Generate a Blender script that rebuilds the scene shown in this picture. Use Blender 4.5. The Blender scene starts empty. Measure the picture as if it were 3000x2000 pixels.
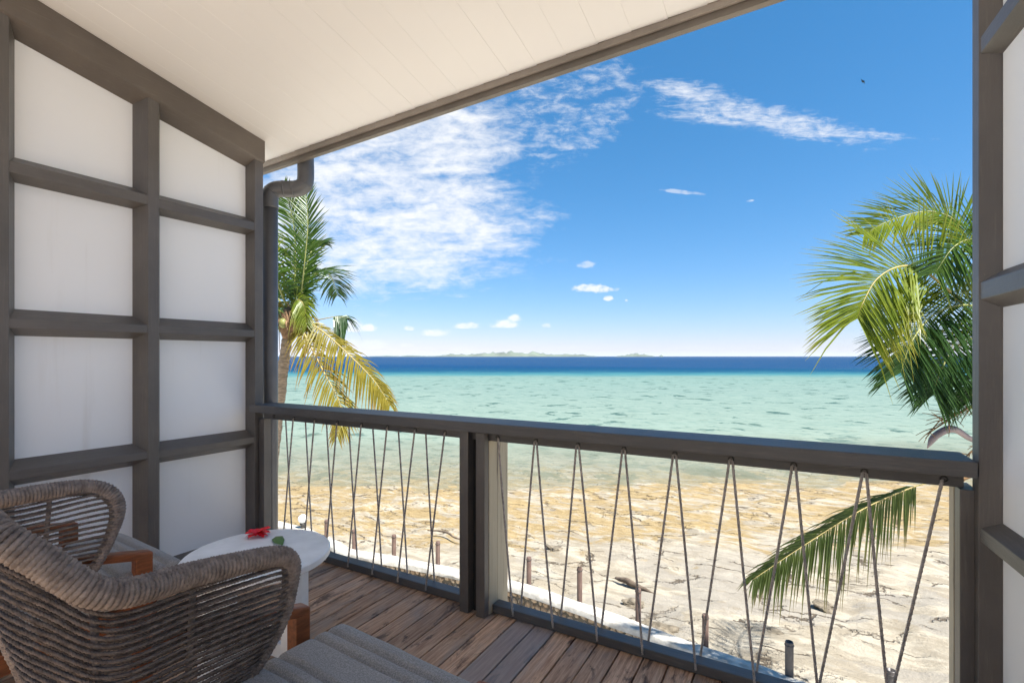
import bpy, bmesh, math, random
import numpy as np
from mathutils import Vector, Matrix, noise

random.seed(7)
rng = np.random.default_rng(7)
SC = bpy.context.scene
COL = SC.collection
R = math.radians

# ------------------------------------------------------------------ camera
cam_d = bpy.data.cameras.new("camera")
cam = bpy.data.objects.new("camera", cam_d)
COL.objects.link(cam)
cam.location = (0, 0, 1.32)
cam.rotation_euler = (R(90), 0, R(29.6))
cam_d.sensor_width = 36
cam_d.lens = 17.46
cam_d.shift_y = 0.01446
cam_d.clip_start = 0.03
cam_d.clip_end = 120000
SC.camera = cam

# ------------------------------------------------------------------ light and exposure
SUN_DIR = Vector((0.985, -0.17, 0)).normalized()
SUN_EL = R(60)
sun_vec = Vector((SUN_DIR.x * math.cos(SUN_EL), SUN_DIR.y * math.cos(SUN_EL), math.sin(SUN_EL)))
sun_d = bpy.data.lights.new("sun", 'SUN')
sun_d.energy = 4.0
sun_d.angle = R(0.5)
sun_d.color = (1.0, 0.955, 0.88)
sun = bpy.data.objects.new("sun", sun_d)
COL.objects.link(sun)
sun.rotation_euler = (-sun_vec).to_track_quat('-Z', 'Y').to_euler()
sun.location = (20, -4, 30)

SC.view_settings.view_transform = 'Standard'
SC.view_settings.look = 'None'
SC.view_settings.exposure = 1.75
SC.view_settings.gamma = 1.0
SC.view_settings.use_curve_mapping = False
SC.cycles.max_bounces = 10
SC.cycles.diffuse_bounces = 6
SC.cycles.transparent_max_bounces = 12


class NT:
    """small helper for node graphs"""
    def __init__(self, tree):
        self.t = tree
        self.n = tree.nodes
        self.l = tree.links

    def new(self, typ, **kw):
        nd = self.n.new(typ)
        for k, v in kw.items():
            setattr(nd, k, v)
        return nd

    def set(self, sock, v):
        if isinstance(v, bpy.types.NodeSocket):
            self.l.new(v, sock)
        elif isinstance(v, (tuple, list)) and len(v) == 3 and sock.type == 'RGBA':
            sock.default_value = (v[0], v[1], v[2], 1)
        else:
            sock.default_value = v

    def math(self, op, a, b=0.0, c=0.0, clamp=False):
        nd = self.new('ShaderNodeMath', operation=op, use_clamp=clamp)
        self.set(nd.inputs[0], a)
        self.set(nd.inputs[1], b)
        self.set(nd.inputs[2], c)
        return nd.outputs[0]

    def vmath(self, op, a, b=(0, 0, 0)):
        nd = self.new('ShaderNodeVectorMath', operation=op)
        self.set(nd.inputs[0], a)
        if op == 'SCALE':
            self.set(nd.inputs['Scale'], b)
        else:
            self.set(nd.inputs[1], b)
        return nd.outputs['Value'] if op in ('DOT_PRODUCT', 'LENGTH') else nd.outputs[0]

    def mrange(self, v, a, b, c=0.0, d=1.0, smooth=True):
        nd = self.new('ShaderNodeMapRange')
        nd.interpolation_type = 'SMOOTHSTEP' if smooth else 'LINEAR'
        nd.clamp = True
        self.set(nd.inputs[0], v)
        for i, x in enumerate((a, b, c, d)):
            self.set(nd.inputs[1 + i], x)
        return nd.outputs[0]

    def noise(self, vec, scale, detail=4, rough=0.55, dist=0.0, out='Fac'):
        nd = self.new('ShaderNodeTexNoise')
        if vec is not None:
            self.set(nd.inputs['Vector'], vec)
        nd.inputs['Scale'].default_value = scale
        nd.inputs['Detail'].default_value = detail
        nd.inputs['Roughness'].default_value = rough
        nd.inputs['Distortion'].default_value = dist
        return nd.outputs[out]

    def mapping(self, vec, scale=(1, 1, 1), rot=(0, 0, 0), loc=(0, 0, 0)):
        nd = self.new('ShaderNodeMapping')
        self.set(nd.inputs[0], vec)
        nd.inputs['Location'].default_value = loc
        nd.inputs['Rotation'].default_value = rot
        nd.inputs['Scale'].default_value = scale
        return nd.outputs[0]

    def mix(self, f, a, b, blend='MIX'):
        nd = self.new('ShaderNodeMix', data_type='RGBA', blend_type=blend)
        self.set(nd.inputs[0], f)
        self.set(nd.inputs[6], a)
        self.set(nd.inputs[7], b)
        return nd.outputs[2]

    def ramp(self, f, stops, interp='LINEAR'):
        nd = self.new('ShaderNodeValToRGB')
        cr = nd.color_ramp
        cr.interpolation = interp
        while len(cr.elements) < len(stops):
            cr.elements.new(0.5)
        for e, (p, c) in zip(cr.elements, stops):
            e.position = p
            e.color = (c[0], c[1], c[2], 1)
        self.set(nd.inputs[0], f)
        return nd.outputs[0]

    def combine(self, x, y, z):
        nd = self.new('ShaderNodeCombineXYZ')
        for i, v in enumerate((x, y, z)):
            self.set(nd.inputs[i], v)
        return nd.outputs[0]

    def sep(self, v):
        nd = self.new('ShaderNodeSeparateXYZ')
        self.set(nd.inputs[0], v)
        return nd.outputs


# ------------------------------------------------------------------ sky with clouds
TH = R(29.6)
FWD = (-math.sin(TH), math.cos(TH), 0.0)     # out to sea
LAT = (math.cos(TH), math.sin(TH), 0.0)      # along the shore


def build_world():
    w = bpy.data.worlds.new("World")
    SC.world = w
    w.use_nodes = True
    t = NT(w.node_tree)
    t.n.clear()
    out = t.new('ShaderNodeOutputWorld')
    bg = t.new('ShaderNodeBackground')
    t.l.new(bg.outputs[0], out.inputs[0])
    sky = t.new('ShaderNodeTexSky')
    sky.sky_type = 'NISHITA'
    sky.sun_disc = False
    sky.sun_elevation = SUN_EL
    sky.sun_rotation = math.atan2(SUN_DIR.x, SUN_DIR.y)
    sky.altitude = 0
    sky.air_density = 1.0
    sky.dust_density = 0.1
    sky.ozone_density = 2.2
    dirv = t.new('ShaderNodeTexCoord').outputs['Generated']
    # bearing coordinates: a = sideways, e = height, both tangents about the seaward bearing
    f = t.math('MAXIMUM', t.vmath('DOT_PRODUCT', dirv, FWD), 0.05)
    a = t.math('DIVIDE', t.vmath('DOT_PRODUCT', dirv, LAT), f)
    z = t.sep(dirv)[2]
    e = t.math('DIVIDE', z, f)
    ahead = t.mrange(t.vmath('DOT_PRODUCT', dirv, FWD), 0.1, 0.3)
    # cirrus on a flat cloud deck
    zc = t.math('ADD', t.math('MAXIMUM', z, 0.0), 0.12)
    deck = t.combine(t.math('DIVIDE', t.vmath('DOT_PRODUCT', dirv, LAT), zc),
                     t.math('DIVIDE', t.vmath('DOT_PRODUCT', dirv, FWD), zc), 0.0)
    nA = t.noise(t.mapping(deck, (1.6, 4.2, 1), (0, 0, R(12))), 1.5, 9, 0.62, 0.9)
    nB = t.noise(t.mapping(deck, (2.2, 9.0, 1), (0, 0, R(-14)), (3, 1, 0)), 2.2, 8, 0.62, 0.5)
    ae = t.combine(a, e, 0.0)
    nC = t.noise(t.mapping(ae, (1.0, 1.6, 1)), 38, 6, 0.6, 0.3)
    nD = t.noise(t.mapping(ae, (1, 3.0, 1), (0, 0, R(9))), 8, 10, 0.64, 0.45)
    nF = t.noise(t.mapping(ae, (1, 1.9, 1), (0, 0, R(-20))), 27, 8, 0.68, 0.35)

    def blob(ac, ec, ra, re, rot=0.0):
        da = t.math('SUBTRACT', a, ac)
        de = t.math('SUBTRACT', e, ec)
        c, s = math.cos(rot), math.sin(rot)
        x = t.math('DIVIDE', t.math('ADD', t.math('MULTIPLY', da, c), t.math('MULTIPLY', de, s)), ra)
        y = t.math('DIVIDE', t.math('SUBTRACT', t.math('MULTIPLY', de, c), t.math('MULTIPLY', da, s)), re)
        d = t.math('SQRT', t.math('ADD', t.math('MULTIPLY', x, x), t.math('MULTIPLY', y, y)))
        return t.math('SUBTRACT', 1.0, d)

    def cloud(mask, nz, gain, thr, soft, mx):
        v = t.math('ADD', t.math('MULTIPLY', mask, gain), nz)
        return t.mrange(v, thr, thr + soft, 0.0, mx)

    dens = []
    big = t.math('MAXIMUM', blob(-0.30, 0.268, 0.42, 0.175, 0.0), blob(-0.20, 0.41, 0.26, 0.14, 0.25))
    big = t.math('MINIMUM', big, 0.42)
    nmix = t.math('ADD', t.math('ADD', t.math('MULTIPLY', nD, 0.50), t.math('MULTIPLY', nA, 0.18)), t.math('MULTIPLY', nF, 0.32))
    dens.append(cloud(big, nmix, 0.56, 0.52, 0.34, 0.95))
    c1 = blob(0.115, 0.50, 0.19, 0.12, 0.5)
    n1 = t.math('ADD', t.math('MULTIPLY', nB, 0.35), t.math('MULTIPLY', nF, 0.65))
    dens.append(cloud(t.math('MINIMUM', c1, 0.3), n1, 0.5, 0.57, 0.34, 0.72))
    nE = t.noise(t.mapping(ae, (1, 6.5, 1), (0, 0, R(8))), 16, 9, 0.68, 1.2)
    n2 = t.math('ADD', t.math('MULTIPLY', nE, 0.45), t.math('MULTIPLY', nF, 0.55))
    c2 = t.math('MAXIMUM', blob(0.52, 0.478, 0.30, 0.040, -0.20), blob(0.68, 0.447, 0.19, 0.013, -0.05))
    c2 = t.math('MAXIMUM', c2, blob(0.40, 0.478, 0.15, 0.018, -0.10))
    c2 = t.math('MAXIMUM', c2, t.math('SUBTRACT', blob(0.36, 0.53, 0.17, 0.04, -0.2), 0.1))
    dens.append(cloud(t.math('MINIMUM', c2, 0.62), n2, 0.43, 0.575, 0.38, 0.8))
    for (ac, ec, ra, re, rot, g) in [(0.163, 0.137, 0.06, 0.012, 0.0, 0.85), (0.194, 0.117, 0.016, 0.007, 0.0, 0.85),
                                     (0.23, 0.112, 0.006, 0.004, 0, 0.8), (0.337, 0.331, 0.06, 0.006, -0.1, 0.42),
                                     (0.15, 0.185, 0.03, 0.01, 0, 0.45), (0.48, 0.313, 0.012, 0.003, 0.1, 0.5)]:
        dens.append(cloud(t.math('MINIMUM', blob(ac, ec, ra, re, rot), 0.5), nC, 0.7, 0.62, 0.3, g))
    # little cumulus over the horizon
    for (ac, ec, ra, re) in [(-0.315, 0.058, 0.026, 0.02), (-0.292, 0.056, 0.02, 0.012), (-0.207, 0.056, 0.014, 0.008),
                             (-0.155, 0.046, 0.034, 0.012), (-0.089, 0.061, 0.03, 0.011), (-0.012, 0.064, 0.034, 0.015),
                             (0.005, 0.076, 0.017, 0.013), (0.069, 0.061, 0.014, 0.008), (-0.21, 0.022, 0.02, 0.006), (-0.3, 0.022, 0.07, 0.016)]:
        flat = t.mrange(e, ec - re * 0.75, ec - re * 0.35)
        m = t.math('MULTIPLY', t.math('ADD', t.math('MINIMUM', blob(ac, ec, ra, re), 0.5), 0.4), flat)
        dens.append(cloud(m, nC, 0.68, 0.80, 0.42, 0.85 if ec > 0.04 else 0.4))
    haze_band = t.math('MULTIPLY', t.mrange(e, 0.03, 0.008), t.mrange(t.noise(t.mapping(ae, (1, 4, 1)), 9, 5, 0.6), 0.5, 0.72))
    dens.append(t.math('MULTIPLY', haze_band, 0.35))
    d = dens[0]
    for x in dens[1:]:
        d = t.math('MAXIMUM', d, x)
    d = t.math('MULTIPLY', d, ahead)
    # the same thin cirrus goes on over the rest of the sky
    rest = t.math('MULTIPLY', t.mrange(nA, 0.60, 0.80, 0, 0.5), t.math('SUBTRACT', 1.0, ahead))
    d = t.math('MAXIMUM', d, rest)
    hs = t.new('ShaderNodeHueSaturation')
    hs.inputs['Hue'].default_value = 0.497
    hs.inputs['Saturation'].default_value = 1.12
    hs.inputs['Value'].default_value = 1.0
    t.l.new(sky.outputs[0], hs.inputs['Color'])
    sc_ = t.new('ShaderNodeSeparateColor')
    t.l.new(hs.outputs[0], sc_.inputs[0])
    cc_ = t.new('ShaderNodeCombineColor')
    for i_, (k_, g_) in enumerate(((0.285, 1.16), (0.63, 0.78), (0.84, 0.80))):
        t.l.new(t.math('MULTIPLY', t.math('POWER', sc_.outputs[i_], g_), k_), cc_.inputs[i_])
    tint = cc_.outputs[0]
    col = t.mix(d, tint, (3.7, 3.74, 3.8))
    t.l.new(col, bg.inputs[0])
    bg.inputs[1].default_value = 0.085


build_world()

# ------------------------------------------------------------------ materials


def new_mat(name):
    m = bpy.data.materials.new(name)
    m.use_nodes = True
    t = NT(m.node_tree)
    return m, t, t.n['Principled BSDF']


def bump(t, p, h, strength=0.3, dist=0.01):
    b = t.new('ShaderNodeBump')
    b.inputs['Strength'].default_value = strength
    b.inputs['Distance'].default_value = dist
    t.set(b.inputs['Height'], h)
    t.l.new(b.outputs[0], p.inputs['Normal'])
    return b


def obj_rand(t):
    return t.new('ShaderNodeObjectInfo').outputs['Random']


def coords(t, kind='Object'):
    return t.new('ShaderNodeTexCoord').outputs[kind]


def pos(t):
    return t.new('ShaderNodeNewGeometry').outputs['Position']


def mat_timber_paint(name, base, along=(40, 40, 2.2), rough=0.42, wear=0.32, wearcol=(0.22, 0.19, 0.16)):
    m, t, p = new_mat(name)
    v = pos(t)
    g = t.noise(t.mapping(v, along), 3.0, 6, 0.65)
    g2 = t.noise(v, 2.3, 4, 0.6)
    c = t.mix(t.mrange(g2, 0.3, 0.75), [x * 0.82 for x in base], [x * 1.18 for x in base])
    c = t.mix(t.math('MULTIPLY', t.mrange(g, 0.52, 0.75), wear), c, wearcol)
    sp = t.noise(v, 55, 3, 0.6)
    c = t.mix(t.math('MULTIPLY', t.mrange(sp, 0.72, 0.78), 0.5), c, wearcol)
    t.l.new(c, p.inputs['Base Color'])
    p.inputs['Roughness'].default_value = rough
    p.inputs['Specular IOR Level'].default_value = 0.55
    bump(t, p, t.math('ADD', g, t.math('MULTIPLY', sp, 0.3)), 0.6, 0.003)
    return m


PAINT_V = mat_timber_paint("brown_grey_paint_vertical", (0.112, 0.099, 0.089))
PAINT_Y = mat_timber_paint("brown_grey_paint_depth", (0.112, 0.099, 0.089), (40, 2.2, 40))
PAINT_X = mat_timber_paint("charcoal_paint_rail", (0.092, 0.088, 0.086), (2.2, 40, 40), 0.5)
BEAM_PAINT = mat_timber_paint("brown_beam_paint", (0.128, 0.106, 0.088), (40, 2.2, 40))
FASCIA_PAINT = mat_timber_paint("fascia_paint", (0.16, 0.135, 0.11), (2.2, 40, 40))
TRIM_PAINT = mat_timber_paint("eave_trim_paint", (0.30, 0.255, 0.215), (2.2, 40, 40))


def mat_weathered_lit():
    m, t, p = new_mat("weathered_timber_lit")  # pale tones also carry sun and beach light painted into the timber
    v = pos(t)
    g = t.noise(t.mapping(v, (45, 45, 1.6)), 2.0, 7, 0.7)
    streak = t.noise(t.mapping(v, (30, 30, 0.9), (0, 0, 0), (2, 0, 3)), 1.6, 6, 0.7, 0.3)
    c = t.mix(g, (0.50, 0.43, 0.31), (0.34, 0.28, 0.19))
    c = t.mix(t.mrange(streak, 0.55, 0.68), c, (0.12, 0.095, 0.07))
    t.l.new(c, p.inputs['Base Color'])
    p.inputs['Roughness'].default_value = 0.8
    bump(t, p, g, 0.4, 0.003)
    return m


WEATHERED_LIT = mat_weathered_lit()


def mat_panel():
    m, t, p = new_mat("white_wall_panel")
    v = pos(t)
    n = t.noise(v, 1.4, 4, 0.55)
    st = t.noise(t.mapping(v, (9, 9, 0.55)), 1.0, 5, 0.6)
    c = t.mix(n, (0.86, 0.855, 0.85), (0.83, 0.83, 0.835))
    c = t.mix(t.math('MULTIPLY', t.mrange(st, 0.56, 0.78), 0.34), c, (0.60, 0.56, 0.50))
    t.l.new(c, p.inputs['Base Color'])
    p.inputs['Roughness'].default_value = 0.42
    p.inputs['Specular IOR Level'].default_value = 0.4
    bump(t, p, t.noise(v, 160, 3, 0.6), 0.06, 0.001)
    return m


PANEL = mat_panel()


def mat_ceiling():
    m, t, p = new_mat("cream_white_ceiling_board")
    v = pos(t)
    n = t.noise(v, 1.1, 4, 0.55)
    r = obj_rand(t)
    c = t.mix(n, (0.81, 0.785, 0.755), (0.78, 0.752, 0.722))
    c = t.mix(t.math('MULTIPLY', r, 0.14), c, (0.74, 0.705, 0.67))
    t.l.new(c, p.inputs['Base Color'])
    p.inputs['Roughness'].default_value = 0.5
    bump(t, p, t.noise(t.mapping(v, (60, 3, 60)), 2, 4, 0.6), 0.05, 0.001)
    return m


CEIL = mat_ceiling()


def mat_deck():
    m, t, p = new_mat("weathered_deck_board")
    v = pos(t)
    r = obj_rand(t)
    off = t.combine(t.math('MULTIPLY', r, 37.0), t.math('MULTIPLY', r, 91.0), 0.0)
    vv = t.vmath('ADD', v, off)
    grain = t.noise(t.mapping(vv, (46, 2.6, 30)), 1.8, 8, 0.7, 0.25)
    fine = t.noise(t.mapping(vv, (150, 6, 100)), 2.0, 5, 0.7)
    blot = t.noise(t.mapping(vv, (9, 2.3, 1)), 1.0, 5, 0.65, 0.4)
    dark = t.noise(t.mapping(vv, (16, 4.5, 1), (0, 0, 0), (5, 9, 0)), 1.0, 6, 0.7, 0.5)
    c = t.mix(t.mrange(grain, 0.3, 0.7), (0.31, 0.170, 0.098), (0.66, 0.455, 0.31))
    c = t.mix(t.math('MULTIPLY', t.mrange(blot, 0.45, 0.7), 0.75), c, (0.36, 0.30, 0.26))
    c = t.mix(t.math('MULTIPLY', t.mrange(dark, 0.53, 0.66), 0.85), c, (0.065, 0.038, 0.026))
    c = t.mix(t.math('MULTIPLY', t.mrange(fine, 0.55, 0.75), 0.4), c, (0.10, 0.065, 0.045))
    tint = t.mix(r, (0.72, 0.70, 0.68), (1.28, 1.2, 1.12))
    c = t.mix(1.0, c, tint, 'MULTIPLY')
    grey = t.mrange(t.math('FRACT', t.math('MULTIPLY', r, 7.31)), 0.84, 0.9)
    c = t.mix(t.math('MULTIPLY', grey, 0.65), c, (0.25, 0.25, 0.265))
    t.l.new(c, p.inputs['Base Color'])
    p.inputs['Roughness'].default_value = 0.62
    p.inputs['Specular IOR Level'].default_value = 0.35
    bump(t, p, t.math('ADD', grain, t.math('MULTIPLY', fine, 0.5)), 0.5, 0.003)
    return m


DECK = mat_deck()


def simple(name, col, rough=0.6, var=0.15, scale=8, bumpk=0.0, bscale=60, spec=0.4, stretch=(1, 1, 1)):
    m, t, p = new_mat(name)
    v = pos(t)
    n = t.noise(t.mapping(v, stretch), scale, 5, 0.6)
    c = t.mix(t.mrange(n, 0.3, 0.7), [x * (1 - var) for x in col], [x * (1 + var) for x in col])
    t.l.new(c, p.inputs['Base Color'])
    p.inputs['Roughness'].default_value = rough
    p.inputs['Specular IOR Level'].default_value = spec
    if bumpk:
        bump(t, p, t.noise(v, bscale, 4, 0.6), bumpk, 0.004)
    return m


DARK_GAP = simple("dark_joist_timber", (0.03, 0.026, 0.023), 0.9)
TEAK = simple("oiled_teak", (0.20, 0.066, 0.024), 0.42, 0.3, 6, 0.1, 80, 0.4, (12, 2, 12))
TABLE_WHITE = simple("white_table_paint", (0.82, 0.82, 0.815), 0.36, 0.07, 9, 0.1, 90)
PIPE_MAT = simple("grey_plastic_pipe", (0.115, 0.112, 0.113), 0.34, 0.10, 6)
CORE = simple("dark_rope_core", (0.055, 0.047, 0.042), 0.9)
STONE_CAP = simple("white_cement_cap", (0.40, 0.38, 0.34), 0.9, 0.3, 6, 0.7, 12)
POST_BROWN = simple("brown_timber_post", (0.115, 0.075, 0.060), 0.7, 0.3, 5, 0.2, 40, 0.3, (8, 8, 1))
POST_GREY = simple("dark_plastic_post", (0.075, 0.066, 0.062), 0.4, 0.15, 5)
LOG_DARK = simple("dark_driftwood", (0.12, 0.09, 0.065), 0.9, 0.4, 8, 0.5, 25)
RED = simple("red_petal", (0.80, 0.012, 0.025), 0.5, 0.25, 60)
LEAF_SMALL = simple("small_green_leaf", (0.10, 0.19, 0.05), 0.4, 0.2, 40)
GLOBE = simple("white_globe_glass", (0.85, 0.85, 0.83), 0.25, 0.02)
METAL_DARK = simple("dark_metal", (0.04, 0.038, 0.035), 0.5, 0.1)
HILL = simple("island_hill_green", (0.10, 0.125, 0.085), 0.95, 0.35, 0.004, 0, 1)
BIRD = simple("dark_feathers", (0.04, 0.04, 0.045), 0.8)
BOUNCE_WALL = simple("cream_bounce_wall", (0.80, 0.74, 0.64), 0.8, 0.04, 2)  # for the added wall, pale to bounce warm daylight
BOUNCE_TERRACE = simple("pale_bounce_floor", (0.74, 0.66, 0.55), 0.8, 0.08, 3)  # for the added floor behind the camera, pale for warm bounce
ROOFM = simple("roof_sheet", (0.25, 0.22, 0.20), 0.7, 0.1, 2)


def mat_rope(name, c1, c2):
    m, t, p = new_mat(name)
    v = coords(t, 'Object')
    n = t.noise(v, 42, 5, 0.7)
    n2 = t.noise(v, 380, 3, 0.7)
    c = t.mix(t.mrange(n, 0.32, 0.68), c1, c2)
    c = t.mix(t.math('MULTIPLY', t.mrange(n2, 0.55, 0.75), 0.4), c, [min(1, x * 1.7) for x in c2])
    t.l.new(c, p.inputs['Base Color'])
    p.inputs['Roughness'].default_value = 0.85
    p.inputs['Specular IOR Level'].default_value = 0.25
    bump(t, p, n2, 0.5, 0.001)
    return m


ROPE_CHAIR = mat_rope("taupe_chair_rope", (0.140, 0.112, 0.098), (0.275, 0.228, 0.202))
ROPE_STRAND_SHADED = mat_rope("shaded_taupe_woven_rope", (0.088, 0.070, 0.061), (0.185, 0.151, 0.133))  # chair rope darkened: shade on the woven back put into the colour
ROPE_RAIL = mat_rope("grey_railing_rope", (0.28, 0.245, 0.22), (0.52, 0.465, 0.42))


def mat_fabric():
    m, t, p = new_mat("charcoal_canvas")
    v = coords(t, 'Object')
    w1 = t.new('ShaderNodeTexWave', wave_type='BANDS', bands_direction='X')
    w2 = t.new('ShaderNodeTexWave', wave_type='BANDS', bands_direction='Y')
    for w in (w1, w2):
        t.set(w.inputs['Vector'], v)
        w.inputs['Scale'].default_value = 90
        w.inputs['Distortion'].default_value = 1.5
        w.inputs['Detail'].default_value = 2
    weave = t.math('MULTIPLY', w1.outputs['Fac'], w2.outputs['Fac'])
    n = t.noise(v, 9, 5, 0.6)
    spk = t.noise(v, 260, 3, 0.7)
    c = t.mix(t.mrange(spk, 0.35, 0.65), (0.20, 0.190, 0.182), (0.39, 0.374, 0.36))
    c = t.mix(t.math('MULTIPLY', n, 0.25), c, (0.16, 0.158, 0.16))
    c = t.mix(t.math('MULTIPLY', weave, 0.25), c, (0.18, 0.18, 0.185))
    t.l.new(c, p.inputs['Base Color'])
    p.inputs['Roughness'].default_value = 0.9
    p.inputs['Sheen Weight'].default_value = 0.15
    bump(t, p, t.math('ADD', weave, spk), 0.35, 0.0015)
    return m


FABRIC = mat_fabric()


def mat_pillow():
    m, t, p = new_mat("navy_white_print")
    v = coords(t, 'Object')
    w = t.new('ShaderNodeTexWave', wave_type='BANDS', bands_direction='DIAGONAL')
    t.set(w.inputs['Vector'], v)
    w.inputs['Scale'].default_value = 22
    w.inputs['Distortion'].default_value = 5.0
    c = t.mix(t.mrange(w.outputs['Fac'], 0.42, 0.58), (0.03, 0.055, 0.12), (0.62, 0.64, 0.66))
    t.l.new(c, p.inputs['Base Color'])
    p.inputs['Roughness'].default_value = 0.9
    return m


PILLOW = mat_pillow()


def mat_leaf(name, cA, cB, tip=None, trans=0.42):
    m = bpy.data.materials.new(name)
    m.use_nodes = True
    t = NT(m.node_tree)
    t.n.clear()
    out = t.new('ShaderNodeOutputMaterial')
    v = pos(t)
    n = t.noise(v, 5.5, 4, 0.65)
    n2 = t.noise(v, 30, 3, 0.6)
    att = t.new('ShaderNodeAttribute', attribute_name='leafage')
    c = t.mix(t.mrange(n, 0.3, 0.7), cA, cB)
    c = t.mix(t.math('MULTIPLY', n2, 0.3), c, [x * 1.5 for x in cB])
    if tip:
        c = t.mix(t.mrange(att.outputs['Fac'], 0.62, 1.0), c, tip)
    d = t.new('ShaderNodeBsdfDiffuse')
    tr = t.new('ShaderNodeBsdfTranslucent')
    gl = t.new('ShaderNodeBsdfGlossy')
    gl.inputs['Roughness'].default_value = 0.35
    gl.inputs['Color'].default_value = (0.8, 0.85, 0.8, 1)
    t.l.new(c, d.inputs['Color'])
    tc = t.mix(1.0, c, (1.5, 1.45, 0.7), 'MULTIPLY')
    t.l.new(tc, tr.inputs['Color'])
    m1 = t.new('ShaderNodeMixShader')
    m1.inputs[0].default_value = trans
    t.l.new(d.outputs[0], m1.inputs[1])
    t.l.new(tr.outputs[0], m1.inputs[2])
    m2 = t.new('ShaderNodeMixShader')
    m2.inputs[0].default_value = 0.03
    t.l.new(m1.outputs[0], m2.inputs[1])
    t.l.new(gl.outputs[0], m2.inputs[2])
    t.l.new(m2.outputs[0], out.inputs[0])
    return m


LEAF_GREEN = mat_leaf("palm_leaf_green", (0.038, 0.088, 0.016), (0.078, 0.14, 0.024), (0.15, 0.16, 0.04))
LEAF_LIME_SUNLIT = mat_leaf("palm_leaf_lime_sunlit", (0.125, 0.185, 0.020), (0.21, 0.25, 0.032), (0.28, 0.27, 0.06), 0.55)  # lime brightened for sun shining through the fronds, put into the colour
LEAF_OLIVE = mat_leaf("palm_leaf_olive", (0.036, 0.062, 0.016), (0.072, 0.098, 0.026), (0.17, 0.14, 0.065), 0.35)
LEAF_SHADED = mat_leaf("palm_leaf_green_shaded", (0.018, 0.050, 0.015), (0.036, 0.078, 0.020), None, 0.35)  # darker green copy: shade on the fronds put into the leaf colour
LEAF_YELLOW = mat_leaf("palm_leaf_yellow", (0.150, 0.130, 0.018), (0.24, 0.20, 0.032), (0.26, 0.16, 0.06), 0.4)
LEAF_DRY = mat_leaf("palm_leaf_dry", (0.20, 0.13, 0.07), (0.30, 0.22, 0.13), None, 0.3)
RACHIS = simple("palm_rib_yellow_green", (0.24, 0.25, 0.08), 0.5, 0.2, 10)
RACHIS_Y = simple("palm_rib_straw", (0.33, 0.26, 0.09), 0.55, 0.2, 10)
TRUNK = simple("palm_bark", (0.27, 0.21, 0.155), 0.9, 0.35, 9, 0.8, 22, 0.2, (1, 1, 4))
FIBRE = simple("palm_fibre_brown", (0.19, 0.115, 0.065), 0.9, 0.4, 14, 0.5, 40)
STALK_BROWN = simple("dry_flower_stalk", (0.15, 0.085, 0.035), 0.85, 0.4, 14)
SPATHE = simple("grey_mauve_spathe", (0.20, 0.16, 0.165), 0.5, 0.2, 6)


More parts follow.
